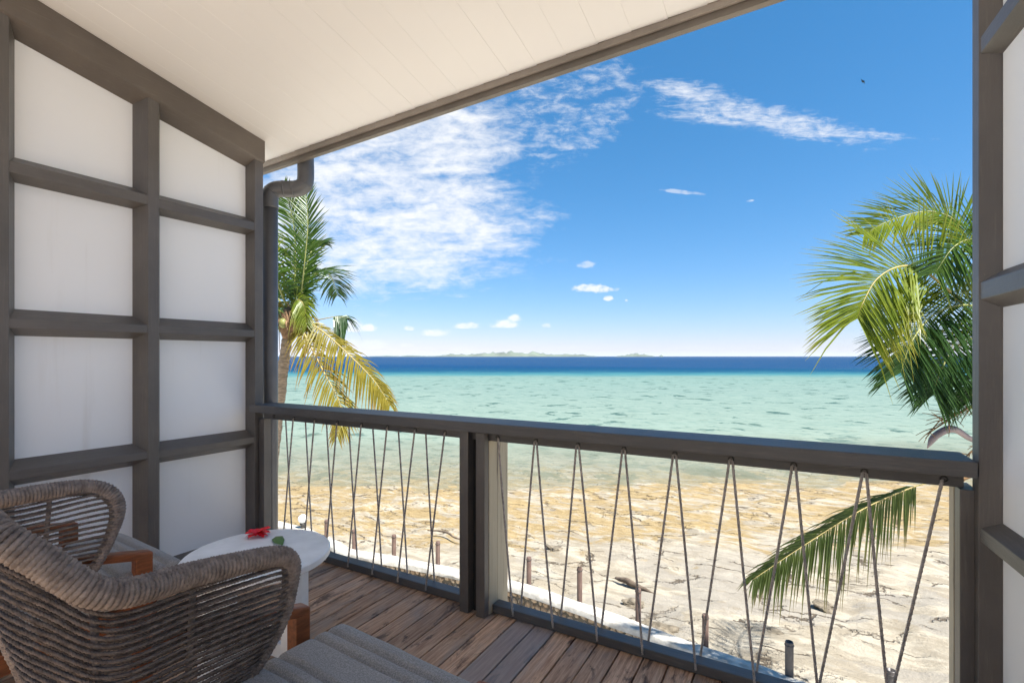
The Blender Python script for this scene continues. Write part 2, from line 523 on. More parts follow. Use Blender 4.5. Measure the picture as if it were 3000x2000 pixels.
def mat_beach():
    m, t, p = new_mat("limestone_and_sand")
    v = pos(t)
    s = t.vmath('DOT_PRODUCT', v, FWD)
    l = t.vmath('DOT_PRODUCT', v, LAT)
    n1 = t.noise(v, 0.42, 6, 0.62, 0.4)
    n2 = t.noise(t.mapping(v, (1, 1.7, 1), (0, 0, R(18))), 1.0, 8, 0.68, 0.6)
    n3 = t.noise(v, 5.5, 6, 0.7)
    n4 = t.noise(v, 26, 4, 0.7)
    n5 = t.noise(t.mapping(v, (1, 2.4, 1), (0, 0, R(22)), (9, 4, 0)), 2.6, 7, 0.72, 0.7)
    base = t.mix(t.mrange(n2, 0.40, 0.60), (0.350, 0.312, 0.245), (0.238, 0.206, 0.155))
    # worn grey slabs with clear edges
    slab = t.mrange(t.noise(t.mapping(v, (1, 1.5, 1), (0, 0, R(15)), (2, 7, 0)), 0.33, 7, 0.6, 0.5), 0.50, 0.525)
    base = t.mix(t.math('MULTIPLY', slab, t.mrange(s, 17, 12, 0, 0.65)), base, t.mix(n3, (0.265, 0.245, 0.213), (0.205, 0.186, 0.156)))
    base = t.mix(t.math('MULTIPLY', t.mrange(n5, 0.52, 0.66), 0.5), base, (0.20, 0.162, 0.108))
    # algae stained gold, more of it near the tide line
    tide = t.math('MULTIPLY', t.mrange(s, 11.0, 17.5), t.mrange(s, 36, 26))
    ny = t.noise(t.mapping(v, (1, 1.9, 1), (0, 0, R(26)), (7, 2, 0)), 0.75, 8, 0.70, 0.7)
    thr = t.mrange(tide, 0.0, 1.0, 0.645, 0.41, False)
    gold = t.mrange(t.math('SUBTRACT', ny, thr), 0.0, 0.12)
    base = t.mix(t.math('MULTIPLY', gold, 0.86), base, t.mix(t.mrange(n5, 0.35, 0.65), (0.300, 0.222, 0.105), (0.200, 0.138, 0.055)))
    # brown turf scraps
    nb = t.noise(t.mapping(v, (1, 2.0, 1), (0, 0, R(20)), (1, 5, 0)), 1.7, 8, 0.75, 0.8)
    scrap = t.math('MULTIPLY', t.mrange(nb, 0.60, 0.67), t.mrange(s, 10, 15))
    base = t.mix(t.math('MULTIPLY', scrap, 0.8), base, (0.15, 0.095, 0.042))
    # cracks and ledge edges: dark lines with gaps
    wv = t.vmath('ADD', t.mapping(v, (0.55, 1.35, 1), (0, 0, R(24))), t.vmath('SCALE', t.noise(v, 1.3, 5, 0.65, 0, 'Color'), 0.9))
    vor = t.new('ShaderNodeTexVoronoi', feature='DISTANCE_TO_EDGE')
    t.set(vor.inputs['Vector'], wv)
    vor.inputs['Scale'].default_value = 0.62
    crack = t.mrange(vor.outputs['Distance'], 0.026, 0.006)
    crack = t.math('MULTIPLY', crack, t.mrange(t.noise(v, 0.9, 4, 0.6), 0.46, 0.56))
    vor2 = t.new('ShaderNodeTexVoronoi', feature='DISTANCE_TO_EDGE')
    t.set(vor2.inputs['Vector'], wv)
    vor2.inputs['Scale'].default_value = 1.9
    crack2 = t.math('MULTIPLY', t.mrange(vor2.outputs['Distance'], 0.035, 0.0), t.mrange(n1, 0.52, 0.64))
    ck = t.math('MAXIMUM', crack, t.math('MULTIPLY', crack2, 0.8))
    base = t.mix(t.math('MULTIPLY', ck, 0.9), base, (0.07, 0.052, 0.035))
    base = t.mix(t.math('MULTIPLY', t.mrange(n4, 0.56, 0.74), 0.45), base, (0.20, 0.16, 0.115))
    base = t.mix(t.math('MULTIPLY', t.mrange(n3, 0.60, 0.74), 0.35), base, (0.45, 0.41, 0.34))
    # sand between the house and the sea wall, whitened to bounce sunlight up
    yy = t.sep(v)[1]
    bounce_sand = t.mrange(yy, 8.2, 7.6)
    base = t.mix(bounce_sand, base, t.mix(n3, (0.74, 0.69, 0.60), (0.66, 0.61, 0.52)))
    # weed bed off the tide line
    nw = t.noise(t.mapping(v, (1, 1, 1), (0, 0, 0), (3, 8, 0)), 0.36, 6, 0.7, 0.5)
    weed = t.math('MULTIPLY', t.mrange(nw, 0.50, 0.58), t.math('MULTIPLY', t.mrange(s, 22, 27), t.mrange(s, 60, 45)))
    base = t.mix(t.math('MULTIPLY', weed, 0.8), base, (0.085, 0.095, 0.06))
    t.l.new(base, p.inputs['Base Color'])
    p.inputs['Roughness'].default_value = 0.9
    p.inputs['Specular IOR Level'].default_value = 0.15
    h = t.math('ADD', t.math('MULTIPLY', n3, 0.6), t.math('MULTIPLY', n2, 1.2))
    h = t.math('SUBTRACT', h, t.math('MULTIPLY', ck, 0.9))
    h = t.math('ADD', h, t.math('MULTIPLY', n4, 0.25))
    bump(t, p, h, 0.7, 0.09)
    return m


def mat_sea():
    m = bpy.data.materials.new("lagoon_water")
    m.use_nodes = True
    t = NT(m.node_tree)
    t.n.clear()
    out = t.new('ShaderNodeOutputMaterial')
    v = pos(t)
    s0 = t.vmath('DOT_PRODUCT', v, FWD)
    wob = t.noise(v, 0.045, 6, 0.65, 0.5)
    wob2 = t.noise(v, 0.004, 4, 0.6)
    s = t.math('MULTIPLY', s0, t.math('ADD', 0.86, t.math('MULTIPLY', wob, 0.28)))
    lg = t.math('DIVIDE', t.math('LOGARITHM', t.math('DIVIDE', t.math('MAXIMUM', s, 20.0), 20.0), math.e), math.log(2000.0))

    def P(x):
        return math.log(x / 20.0) / math.log(2000.0)
    col = t.ramp(lg, [(0.0, (0.257, 0.258, 0.1914)), (P(30), (0.2284, 0.2544, 0.1986)), (P(46), (0.1677, 0.2231, 0.1892)), (P(90), (0.1391, 0.2022, 0.1805)),
                      (P(150), (0.1177, 0.1918, 0.1733)), (P(172), (0.03569, 0.1394, 0.1624)), (P(212), (0.00332, 0.0498, 0.1079)), (P(290), (0.0015, 0.036, 0.108)),
                      (P(2500), (0.0015, 0.034, 0.105)), (1.0, (0.002, 0.04, 0.115))])
    # pale sand drifts and coral heads seen through the shallows
    shal = t.math('MULTIPLY', t.mrange(s0, 30, 44), t.mrange(s, 175, 130))
    sand = t.noise(v, 0.16, 6, 0.7, 0.4)
    col = t.mix(t.math('MULTIPLY', t.math('MULTIPLY', t.mrange(sand, 0.45, 0.75), shal), 0.5), col, (0.177, 0.2398, 0.2051))
    cr = t.noise(t.mapping(v, (1, 1, 1), (0, 0, R(-29.6)), (4, 11, 0)), 0.34, 5, 0.62, 0.3)
    coral = t.math('MULTIPLY', t.mrange(cr, 0.585, 0.635), shal)
    mot = t.noise(t.mapping(v, (0.6, 1.2, 1), (0, 0, R(-29.6))), 1.1, 7, 0.72, 0.5)
    col = t.mix(t.math('MULTIPLY', t.mrange(mot, 0.50, 0.70), t.mrange(s0, 200, 60, 0.25, 0.7)), col, (0.06281, 0.1255, 0.1127))
    col = t.mix(t.math('MULTIPLY', t.mrange(mot, 0.50, 0.32), t.mrange(s0, 200, 60, 0.25, 0.7)), col, (0.1942, 0.251, 0.2195))
    col = t.mix(t.math('MULTIPLY', coral, 0.85), col, (0.02905, 0.07055, 0.06474))
    cr2 = t.noise(v, 0.42, 7, 0.72, 0.5)
    c2m = t.math('MULTIPLY', t.mrange(cr2, 0.56, 0.68), t.math('MULTIPLY', t.mrange(s0, 24, 30), t.mrange(s0, 66, 44)))
    col = t.mix(t.math('MULTIPLY', c2m, 0.65), col, (0.07304, 0.0996, 0.07304))
    deepv = t.noise(t.mapping(v, (0.25, 1, 1), (0, 0, R(-29.6))), 0.02, 5, 0.65)
    col = t.mix(t.math('MULTIPLY', t.mrange(deepv, 0.45, 0.7), t.mrange(s, 200, 260, 0, 0.45)), col, (0.003195, 0.0388, 0.0913))
    # ripples
    rip = t.noise(t.mapping(v, (0.6, 1.5, 1), (0, 0, R(-29.6))), 1.9, 5, 0.65, 0.4)
    rip2 = t.noise(t.mapping(v, (0.5, 1.4, 1), (0, 0, R(-24))), 0.5, 4, 0.6, 0.3)
    hgt = t.math('ADD', rip, t.math('MULTIPLY', rip2, 2.2))
    b = t.new('ShaderNodeBump')
    b.inputs['Strength'].default_value = 0.42
    b.inputs['Distance'].default_value = 0.22
    t.set(b.inputs['Height'], hgt)
    d = t.new('ShaderNodeBsdfDiffuse')
    t.l.new(col, d.inputs['Color'])
    t.l.new(b.outputs[0], d.inputs['Normal'])
    g = t.new('ShaderNodeBsdfGlossy')
    g.inputs['Roughness'].default_value = 0.12
    t.l.new(b.outputs[0], g.inputs['Normal'])
    mx = t.new('ShaderNodeMixShader')
    t.set(mx.inputs[0], t.mrange(s, 150, 210, 0.05, 0.012))
    t.l.new(d.outputs[0], mx.inputs[1])
    t.l.new(g.outputs[0], mx.inputs[2])
    tr = t.new('ShaderNodeBsdfTransparent')
    al = t.new('ShaderNodeMixShader')
    edge = t.math('ADD', s0, t.math('MULTIPLY', t.math('SUBTRACT', t.noise(v, 0.22, 5, 0.6), 0.5), 12.0))
    t.set(al.inputs[0], t.mrange(edge, 18.5, 40.0, 0.02, 0.97, False))
    t.l.new(tr.outputs[0], al.inputs[1])
    t.l.new(mx.outputs[0], al.inputs[2])
    t.l.new(al.outputs[0], out.inputs[0])
    return m


BEACH = mat_beach()
SEA = mat_sea()


def mat_stone():
    m, t, p = new_mat("tan_coral_stone")
    r = obj_rand(t)
    v = pos(t)
    n = t.noise(v, 14, 5, 0.65)
    c = t.mix(r, (0.36, 0.25, 0.15), (0.52, 0.42, 0.30))
    c = t.mix(t.mrange(n, 0.4, 0.7), c, (0.17, 0.115, 0.07))
    t.l.new(c, p.inputs['Base Color'])
    p.inputs['Roughness'].default_value = 0.9
    bump(t, p, n, 0.5, 0.02)
    return m


STONE = mat_stone()
MORTAR = simple("grey_mortar", (0.15, 0.125, 0.09), 0.95, 0.2, 6, 0.3, 20)
GRASS_M = mat_leaf("grass_blade", (0.07, 0.15, 0.03), (0.13, 0.22, 0.05), None, 0.4)

# ------------------------------------------------------------------ object helpers


def link(name, me, parent=None, mat=None, smooth=False):
    o = bpy.data.objects.new(name, me)
    COL.objects.link(o)
    if mat is not None and len(me.materials) == 0:
        me.materials.append(mat)
    if smooth:
        me.polygons.foreach_set('use_smooth', [True] * len(me.polygons))
    if parent is not None:
        o.parent = parent
        o.matrix_parent_inverse = Matrix.Translation(-Vector(parent.location)) if False else Matrix.Identity(4)
        o.location = -Vector(parent.location)
    return o


def mesh(name, verts, faces):
    me = bpy.data.meshes.new(name)
    me.from_pydata([tuple(v) for v in verts], [], [tuple(f) for f in faces])
    me.update()
    return me


def root(name, loc, label, cat, group=None):
    o = bpy.data.objects.new(name, None)
    COL.objects.link(o)
    o.location = loc
    o.empty_display_size = 0.1
    o['label'] = label
    o['category'] = cat
    if group:
        o['group'] = group
    return o


def tag(o, label, cat, group=None):
    o['label'] = label
    o['category'] = cat
    if group:
        o['group'] = group
    return o


def structure(o):
    o['kind'] = 'structure'
    return o


def box_me(name, lo, hi, bev=0.0):
    bm = bmesh.new()
    vs = [bm.verts.new((x, y, z)) for z in (lo[2], hi[2]) for y in (lo[1], hi[1]) for x in (lo[0], hi[0])]
    for f in ((0, 2, 3, 1), (4, 5, 7, 6), (0, 1, 5, 4), (2, 6, 7, 3), (0, 4, 6, 2), (1, 3, 7, 5)):
        bm.faces.new([vs[i] for i in f])
    if bev:
        bmesh.ops.bevel(bm, geom=list(bm.edges), offset=bev, segments=2, affect='EDGES', profile=0.6)
    me = bpy.data.meshes.new(name)
    bm.to_mesh(me)
    bm.free()
    return me


def prism_me(name, polyA, polyB, bev=0.0):
    """solid between two matching polygons"""
    bm = bmesh.new()
    a = [bm.verts.new(v) for v in polyA]
    b = [bm.verts.new(v) for v in polyB]
    n = len(a)
    bm.faces.new(a[::-1])
    bm.faces.new(b)
    for i in range(n):
        bm.faces.new((a[i], a[(i + 1) % n], b[(i + 1) % n], b[i]))
    bmesh.ops.recalc_face_normals(bm, faces=bm.faces)
    if bev:
        bmesh.ops.bevel(bm, geom=list(bm.edges), offset=bev, segments=2, affect='EDGES', profile=0.6)
    me = bpy.data.meshes.new(name)
    bm.to_mesh(me)
    bm.free()
    return me


def smooth_path(pts, n):
    P = [np.array(p, float) for p in pts]
    P = [2 * P[0] - P[1]] + P + [2 * P[-1] - P[-2]]
    seg = len(P) - 3
    out = []
    for k in range(n):
        u = k / (n - 1) * seg
        i = min(int(u), seg - 1)
        f = u - i
        p0, p1, p2, p3 = P[i], P[i + 1], P[i + 2], P[i + 3]
        out.append(0.5 * ((2 * p1) + (-p0 + p2) * f + (2 * p0 - 5 * p1 + 4 * p2 - p3) * f * f + (-p0 + 3 * p1 - 3 * p2 + p3) * f ** 3))
    return np.array(out)


def frames(path):
    path = np.asarray(path, float)
    tan = np.gradient(path, axis=0)
    tan /= np.linalg.norm(tan, axis=1)[:, None] + 1e-12
    up = np.array([0, 0, 1.0])
    if abs(tan[0] @ up) > 0.9:
        up = np.array([1.0, 0, 0])
    nrm = np.zeros_like(path)
    n = up - (up @ tan[0]) * tan[0]
    nrm[0] = n / np.linalg.norm(n)
    for i in range(1, len(path)):
        n = nrm[i - 1] - (nrm[i - 1] @ tan[i]) * tan[i]
        nrm[i] = n / (np.linalg.norm(n) + 1e-12)
    return tan, nrm, np.cross(tan, nrm)


def tube_data(path, rad, sides=8, twist=0.0, lobes=0, lobe_amp=0.0, cap=True):
    path = np.asarray(path, float)
    n = len(path)
    rad = np.broadcast_to(np.asarray(rad, float), (n,))
    tan, nr, bi = frames(path)
    seg = np.concatenate([[0], np.cumsum(np.linalg.norm(np.diff(path, axis=0), axis=1))])
    ang = np.arange(sides) / sides * 2 * math.pi
    V = np.zeros((n, sides, 3))
    for j, a in enumerate(ang):
        tw = seg * twist
        r = rad * (1 + (lobe_amp * math.cos(lobes * a) if lobes else 0))
        V[:, j] = path + nr * (r * np.cos(a + tw))[:, None] + bi * (r * np.sin(a + tw))[:, None]
    F = []
    for i in range(n - 1):
        for j in range(sides):
            k = (j + 1) % sides
            F.append((i * sides + j, i * sides + k, (i + 1) * sides + k, (i + 1) * sides + j))
    if cap:
        F.append(tuple(range(sides))[::-1])
        F.append(tuple((n - 1) * sides + j for j in range(sides)))
    return V.reshape(-1, 3), F


def tube(name, path, rad, mat, parent=None, sides=8, **kw):
    V, F = tube_data(path, rad, sides, **kw)
    return link(name, mesh(name, V, F), parent, mat, True)


def rope_data(path, rad, pitch=0.022, seglen=0.0045):
    """three-strand twisted rope along a path"""
    path = np.asarray(path, float)
    L = np.concatenate([[0], np.cumsum(np.linalg.norm(np.diff(path, axis=0), axis=1))])
    n = max(4, int(L[-1] / seglen))
    u = np.linspace(0, L[-1], n)
    P = np.stack([np.interp(u, L, path[:, k]) for k in range(3)], 1)
    return tube_data(P, rad, 9, twist=2 * math.pi / pitch, lobes=3, lobe_amp=0.22)


def helix_data(path, R0, r, pitch, per=34, sides=8, ply=0.017):
    path = np.asarray(path, float)
    L = np.concatenate([[0], np.cumsum(np.linalg.norm(np.diff(path, axis=0), axis=1))])
    tan, nr, bi = frames(path)
    turns = L[-1] / pitch
    n = int(turns * per)
    u = np.linspace(0, L[-1], n)
    ip = lambda A: np.stack([np.interp(u, L, A[:, k]) for k in range(3)], 1)
    P, N, B = ip(path), ip(nr), ip(bi)
    RR = np.interp(u, L, np.broadcast_to(np.asarray(R0, float), (len(path),)))
    a = u / pitch * 2 * math.pi
    H = P + N * (RR * np.cos(a))[:, None] + B * (RR * np.sin(a))[:, None]
    # own frames: radial direction is known, which keeps the tube from twisting
    rd = N * np.cos(a)[:, None] + B * np.sin(a)[:, None]
    tg = np.gradient(H, axis=0)
    tg /= np.linalg.norm(tg, axis=1)[:, None]
    sd = np.cross(tg, rd)
    arc = np.concatenate([[0], np.cumsum(np.linalg.norm(np.diff(H, axis=0), axis=1))])
    V = np.zeros((n, sides, 3))
    for j in range(sides):
        b = j / sides * 2 * math.pi
        rr_ = r * (1 + 0.26 * np.cos(2 * b - arc * (4 * math.pi / ply)))
        V[:, j] = H + rd * (rr_ * math.cos(b))[:, None] + sd * (rr_ * math.sin(b))[:, None]
    F = []
    for i in range(n - 1):
        for j in range(sides):
            k = (j + 1) % sides
            F.append((i * sides + j, i * sides + k, (i + 1) * sides + k, (i + 1) * sides + j))
    return V.reshape(-1, 3), F


# ================================================================== LARGE STRUCTURE
WX = [-40, -14, -11.2, -9, -7.9, -6.75, -4.6, -3.46, -2.3, -1.2, -0.06, 1.07, 3.5, 8, 40]
WY = [8.0, 8.5, 8.62, 8.18, 8.33, 8.45, 8.62, 8.46, 8.30, 8.12, 7.93, 7.70, 7.3, 7.0, 7.0]


def wall_y(x):
    return float(np.interp(x, WX, WY))


def ground():
    def axis(lo, hi, step, far_lo, far_hi, g=1.16):
        a = list(np.arange(lo, hi, step))
        s, x = step, hi
        while x < far_hi:
            a.append(x)
            s *= g
            x += s
        s, x = step, lo
        while x > far_lo:
            s *= g
            x -= s
            a.insert(0, x)
        return np.array(a)
    xs = axis(-15, 5.5, 0.11, -420, 420)
    ys = axis(7.6, 27, 0.11, -120, 420)
    nx, ny = len(xs), len(ys)
    V = []
    for y in ys:
        for x in xs:
            s = -0.494 * x + 0.8695 * y
            if y < wall_y(x) - 0.25:
                z = -3.86 + 0.04 * noise.noise((x * 0.8, y * 0.8, 0))
            else:
                z = float(np.interp(s, [3, 8, 15, 25, 60, 200, 500], [-3.55, -3.78, -4.35, -5.06, -5.9, -6.8, -7.0]))
                if -16 < x < 7 and y < 32:
                    f = noise.fractal((x * 0.36, y * 0.42, 1.7), 1.0, 2.1, 5)
                    g = noise.fractal((x * 1.5, y * 1.9, 5.1), 1.0, 2.0, 3)
                    z += 0.11 * f + 0.035 * g
                    # broken ledges
                    q = (z + 0.35 * noise.noise((x * 0.2, y * 0.22, 9)) + 0.12 * noise.noise((x * 0.7, y * 0.6, 4))) / 0.24
                    fr = q - math.floor(q)
                    z += 0.055 * (min(1, max(0, (fr - 0.42) / 0.16)) - fr)
            V.append((x, y, z))
    F = [(j * nx + i, j * nx + i + 1, (j + 1) * nx + i + 1, (j + 1) * nx + i) for j in range(ny - 1) for i in range(nx - 1)]
    structure(link("beach", mesh("beach", V, F), None, BEACH, True))


ground()
sea = mesh("sea", [(-60000, 4, -5.0), (60000, 4, -5.0), (60000, 60000, -5.0), (-60000, 60000, -5.0)], [(0, 1, 2, 3)])
structure(link("sea", sea, None, SEA))


def island(a0, a1, peaks, dist, name):
    """hill ridge on the horizon between two bearings (tangent values), heights in metres"""
    n, m = 90, 9
    V, F = [], []
    for i in range(n):
        u = i / (n - 1)
        a = a0 + (a1 - a0) * u
        hgt = 0
        for (c, w, h) in peaks:
            hgt = max(hgt, h * max(0, 1 - abs(a - c) / w) ** 0.8)
        hgt *= 0.85 + 0.4 * noise.fractal((a * 90, 3.3, dist * 0.001), 1.0, 2.0, 4)
        for j in range(m):
            k = j / (m - 1)
            prof = math.sin(math.pi * min(1, k * 1.0)) ** 0.8
            dd = dist + (k - 0.5) * 900
            wob = 1 + 0.35 * noise.fractal((a * 60, k * 5, 8.1), 1.0, 2.0, 4)
            x, y = dd * (FWD[0] + a * LAT[0]), dd * (FWD[1] + a * LAT[1])
            V.append((x, y, -5.2 + max(0, hgt * prof * wob)))
    for i in range(n - 1):
        for j in range(m - 1):
            F.append((i * m + j, (i + 1) * m + j, (i + 1) * m + j + 1, i * m + j + 1))
    structure(link(name, mesh(name, V, F), None, HILL, True))


island(-0.30, 0.175, [(-0.26, 0.05, 22), (-0.20, 0.06, 28), (-0.11, 0.06, 55), (-0.02, 0.10, 92), (-0.002, 0.03, 118), (0.045, 0.06, 90), (0.11, 0.07, 55)], 8000, "island")
island(0.205, 0.305, [(0.248, 0.042, 62), (0.30, 0.006, 32)], 7600, "island")

# ---- the sea wall of stones with a cement cap
sw = root("sea_wall", (-3.0, 8.4, -3.86), "low stone sea wall with white cement cap along the beach edge", "wall")


def strip_me(name, y0, y1, z0, z1, x0=-16.0, x1=4.0, n=120, rough=0.0):
    V, F = [], []
    for i in range(n):
        x = x0 + (x1 - x0) * i / (n - 1)
        w = wall_y(x)
        r = lambda k: rough * noise.noise((x * 1.7, k * 3.1, 2))
        for (yy, zz, k) in ((y0, z0, 1), (y0, z1 - 0.02, 2), (y0 + 0.03, z1, 3), (y1 - 0.03, z1, 4), (y1, z1 - 0.02, 5), (y1, z0, 6)):
            V.append((x, w + yy + r(k), zz + (r(k + 9) if zz > z0 else 0)))
    for i in range(n - 1):
        for j in range(5):
            F.append((i * 6 + j, i * 6 + j + 1, (i + 1) * 6 + j + 1, (i + 1) * 6 + j))
    F.append((5, 4, 3, 2, 1, 0))
    e = (n - 1) * 6
    F.append((e, e + 1, e + 2, e + 3, e + 4, e + 5))
    return mesh(name, V, F)


link("mortar_core", strip_me("mortar_core", -0.10, 0.05, -4.0, -3.282), sw, MORTAR, True)
link("cement_cap", strip_me("cement_cap", -0.185, 0.11, -3.28, -3.18, rough=0.04), sw, STONE_CAP, True)
stone_me = []
for k in range(8):
    bm = bmesh.new()
    bmesh.ops.create_icosphere(bm, subdivisions=1, radius=1)
    for v in bm.verts:
        v.co *= 0.88 + 0.30 * noise.noise(v.co * 1.3 + Vector((k * 7.1, 0, 0)))
        v.co.x *= 1.0
    me = bpy.data.meshes.new("stone")
    bm.to_mesh(me)
    bm.free()
    me.materials.append(STONE)
    stone_me.append(me)
cnt = 0
for row in range(4):
    x = -8.0 + row * 0.05
    while x < -0.2 and cnt < 300:
        w = random.uniform(0.10, 0.18)
        h = random.uniform(0.058, 0.08)
        o = bpy.data.objects.new("stone", random.choice(stone_me))
        COL.objects.link(o)
        o.parent = sw
        zz = -3.335 - row * 0.125 + random.uniform(-0.02, 0.02)
        o.location = Vector((x + w / 2, wall_y(x) - 0.105 + random.uniform(-0.015, 0.01), zz)) - Vector(sw.location)
        o.scale = (w * 0.56, 0.055, h)
        o.rotation_euler = (random.uniform(-.2, .2), random.uniform(-.35, .35), random.uniform(-.15, .15))
        x += w
        cnt += 1

# ---- posts along the wall
POSTS = [(-10.1, 8.45, -2.74, 0), (-8.97, 8.30, -2.74, 0), (-7.89, 8.47, -2.72, 0), (-6.75, 8.61, -2.71, 0), (-4.60, 8.78, -2.68, 0), (-3.46, 8.63, -2.59, 0),
         (-2.32, 8.46, -2.65, 0), (-1.21, 8.27, -2.72, 0), (-0.06, 8.07, -2.72, 1), (1.07, 7.85, -2.65, 1)]
POST_LABEL = ["leftmost bollard, right behind the ropes by the white table", "brown bollard nearest the white globe lamp on the sea wall",
              "brown bollard showing third from left above the white sea wall cap", "brown bollard standing just left of the double railing post",
              "brown bollard seen just right of the pale railing post", "brown bollard with a ragged dark top on the sea wall",
              "brown bollard beside the pool of shadow, half behind a railing rope", "brown bollard where the palm shadow crosses the sea wall cap",
              "dark hollow pipe bollard beside green grass tufts", "dark hollow pipe bollard nearest the right railing post"]
for i, (x, y, zt, hollow) in enumerate(POSTS):
    bm = bmesh.new()
    r = 0.048 if not hollow else 0.055
    n = 14
    z0 = -3.95
    prof = [(r, z0), (r, zt - 0.012), (r - 0.006, zt), (r - 0.014, zt)]
    prof += [(r - 0.014, zt - 0.12)] if hollow else [(0.012, zt - 0.006)]
    rings = []
    for (rr, zz) in prof:
        rings.append([bm.verts.new((x + rr * math.cos(2 * math.pi * k / n), y + rr * math.sin(2 * math.pi * k / n), zz)) for k in range(n)])
    for a, b in zip(rings, rings[1:]):
        for k in range(n):
            bm.faces.new((a[k], a[(k + 1) % n], b[(k + 1) % n], b[k]))
    bm.faces.new(rings[-1])
    me = bpy.data.meshes.new("bollard")
    bm.to_mesh(me)
    bm.free()
    p = root("bollard", (x, y, z0), POST_LABEL[i], "bollard", "bollards along the sea wall")
    link("shaft", me, p, POST_GREY if hollow else POST_BROWN, True)
    collar = []
    for k in range(15):
        a = 2 * math.pi * k / 14
        collar.append((x + (r + 0.004) * math.cos(a), y + (r + 0.004) * math.sin(a), zt - 0.05))
    tube("top_band", collar, 0.006, METAL_DARK if not hollow else POST_GREY, p, 5)
    if i == 5:
        V, F = [], []
        for k in range(9):
            a = k * 0.7
            c = Vector((x, y, zt))
            d1 = Vector((math.cos(a), math.sin(a), random.uniform(0.2, 0.9))) * random.uniform(0.05, 0.09)
            sd = Vector((-math.sin(a), math.cos(a), 0)) * 0.012
            V += [c - sd, c + sd, c + d1]
            F.append((3 * k, 3 * k + 1, 3 * k + 2))
        link("splintered_top", mesh("splintered_top", V, F), p, LOG_DARK)

# ---- the balcony: slab, joists, boards
structure(link("balcony_slab", box_me("balcony_slab", (-3.42, -0.97, -0.30), (1.3, 2.30, -0.045)), None, DARK_GAP))
deck = bpy.data.objects.new("deck", None)
COL.objects.link(deck)
deck.location = (0, 0, 0)
structure(deck)
xb = -1.319 - 0.1064 * 19
k = 0
while xb < 0.95:
    j = random.uniform(-0.0012, 0.0012)
    lo = (xb + 0.0035, -0.95, -0.04)
    hi = (xb + 0.1064 - 0.0035, 2.235 + random.uniform(-0.006, 0.002), j)
    link("board", box_me("board", lo, hi, 0.003), deck, DECK)
    xb += 0.1064

# ---- roof, ceiling boards, eave
ROOF_S = -0.20


def eave_y(x):
    return 2.345 - 0.032 * (x + 3.5)


def zc(y):
    return 2.827 + ROOF_S * (y - 2.17)


ceil = bpy.data.objects.new("ceiling", None)
COL.objects.link(ceil)
structure(ceil)
xb = -3.95
while xb < 1.75:
    x0, x1 = xb + 0.0002, xb + 0.165 - 0.0002
    y0, y1 = -0.10, eave_y(xb + 0.08)  # roof stops short at the rear, shaped to let daylight onto the deck
    bvl = 0.0009
    A, B = [], []
    for (yy, L) in ((y0, A), (y1, B)):
        z = zc(yy) + random.uniform(-0.0004, 0.0004)
        L += [(x0, yy, z + bvl), (x0 + bvl, yy, z), (x1 - bvl, yy, z), (x1, yy, z + bvl), (x1, yy, z + 0.018), (x0, yy, z + 0.018)]
    link("ceiling_board", prism_me("ceiling_board", A, B), ceil, CEIL)
    xb += 0.165
yl, yr = eave_y(-4.0), eave_y(1.8)
roof = prism_me("roof", [(-4.0, -0.12, zc(-0.12) + 0.02), (1.8, -0.12, zc(-0.12) + 0.02), (1.8, -0.12, zc(-0.12) + 0.17), (-4.0, -0.12, zc(-0.12) + 0.17)],
                [(-4.0, yl + 0.02, zc(yl) + 0.02), (1.8, yr + 0.02, zc(yr) + 0.02), (1.8, yr + 0.02, zc(yr) + 0.17), (-4.0, yl + 0.02, zc(yl) + 0.17)])
structure(link("roof", roof, None, ROOFM))
eave = root("eave_board", (-1.0, 2.37, 2.75), "brown eave board with pale trim along the front ceiling edge", "eave board")


def eave_strip(name, a, b, z0, z1, m):
    A = [(-4.0, yl + a, z0 - 0.004), (-4.0, yl + b, z0 - 0.004), (-4.0, yl + b, z1), (-4.0, yl + a, z1)]
    B = [(1.8, yr + a, z0 + 0.041), (1.8, yr + b, z0 + 0.041), (1.8, yr + b, z1), (1.8, yr + a, z1)]
    link(name, prism_me(name, A, B, 0.002), eave, m)


eave_strip("pale_trim", 0.002, 0.020, 2.760, 2.86, TRIM_PAINT)
eave_strip("fascia", 0.022, 0.056, 2.728, 2.95, FASCIA_PAINT)
eave_strip("gutter", 0.060, 0.170, 2.84, 2.94, PIPE_MAT)

# ---- added floor and wall behind the camera, bouncing daylight into the balcony
structure(link("bounce_terrace", box_me("bounce_terrace", (-7, -3.6, -0.30), (6, -0.975, -0.03)), None, BOUNCE_TERRACE))
hw = root("bounce_wall", (-1, -3.7, 0), "cream wall added unseen behind the balcony to bounce daylight in", "wall")
link("wall_face", box_me("wall_face", (-7, -3.8, -0.3), (6, -3.61, 3.3)), hw, BOUNCE_WALL)


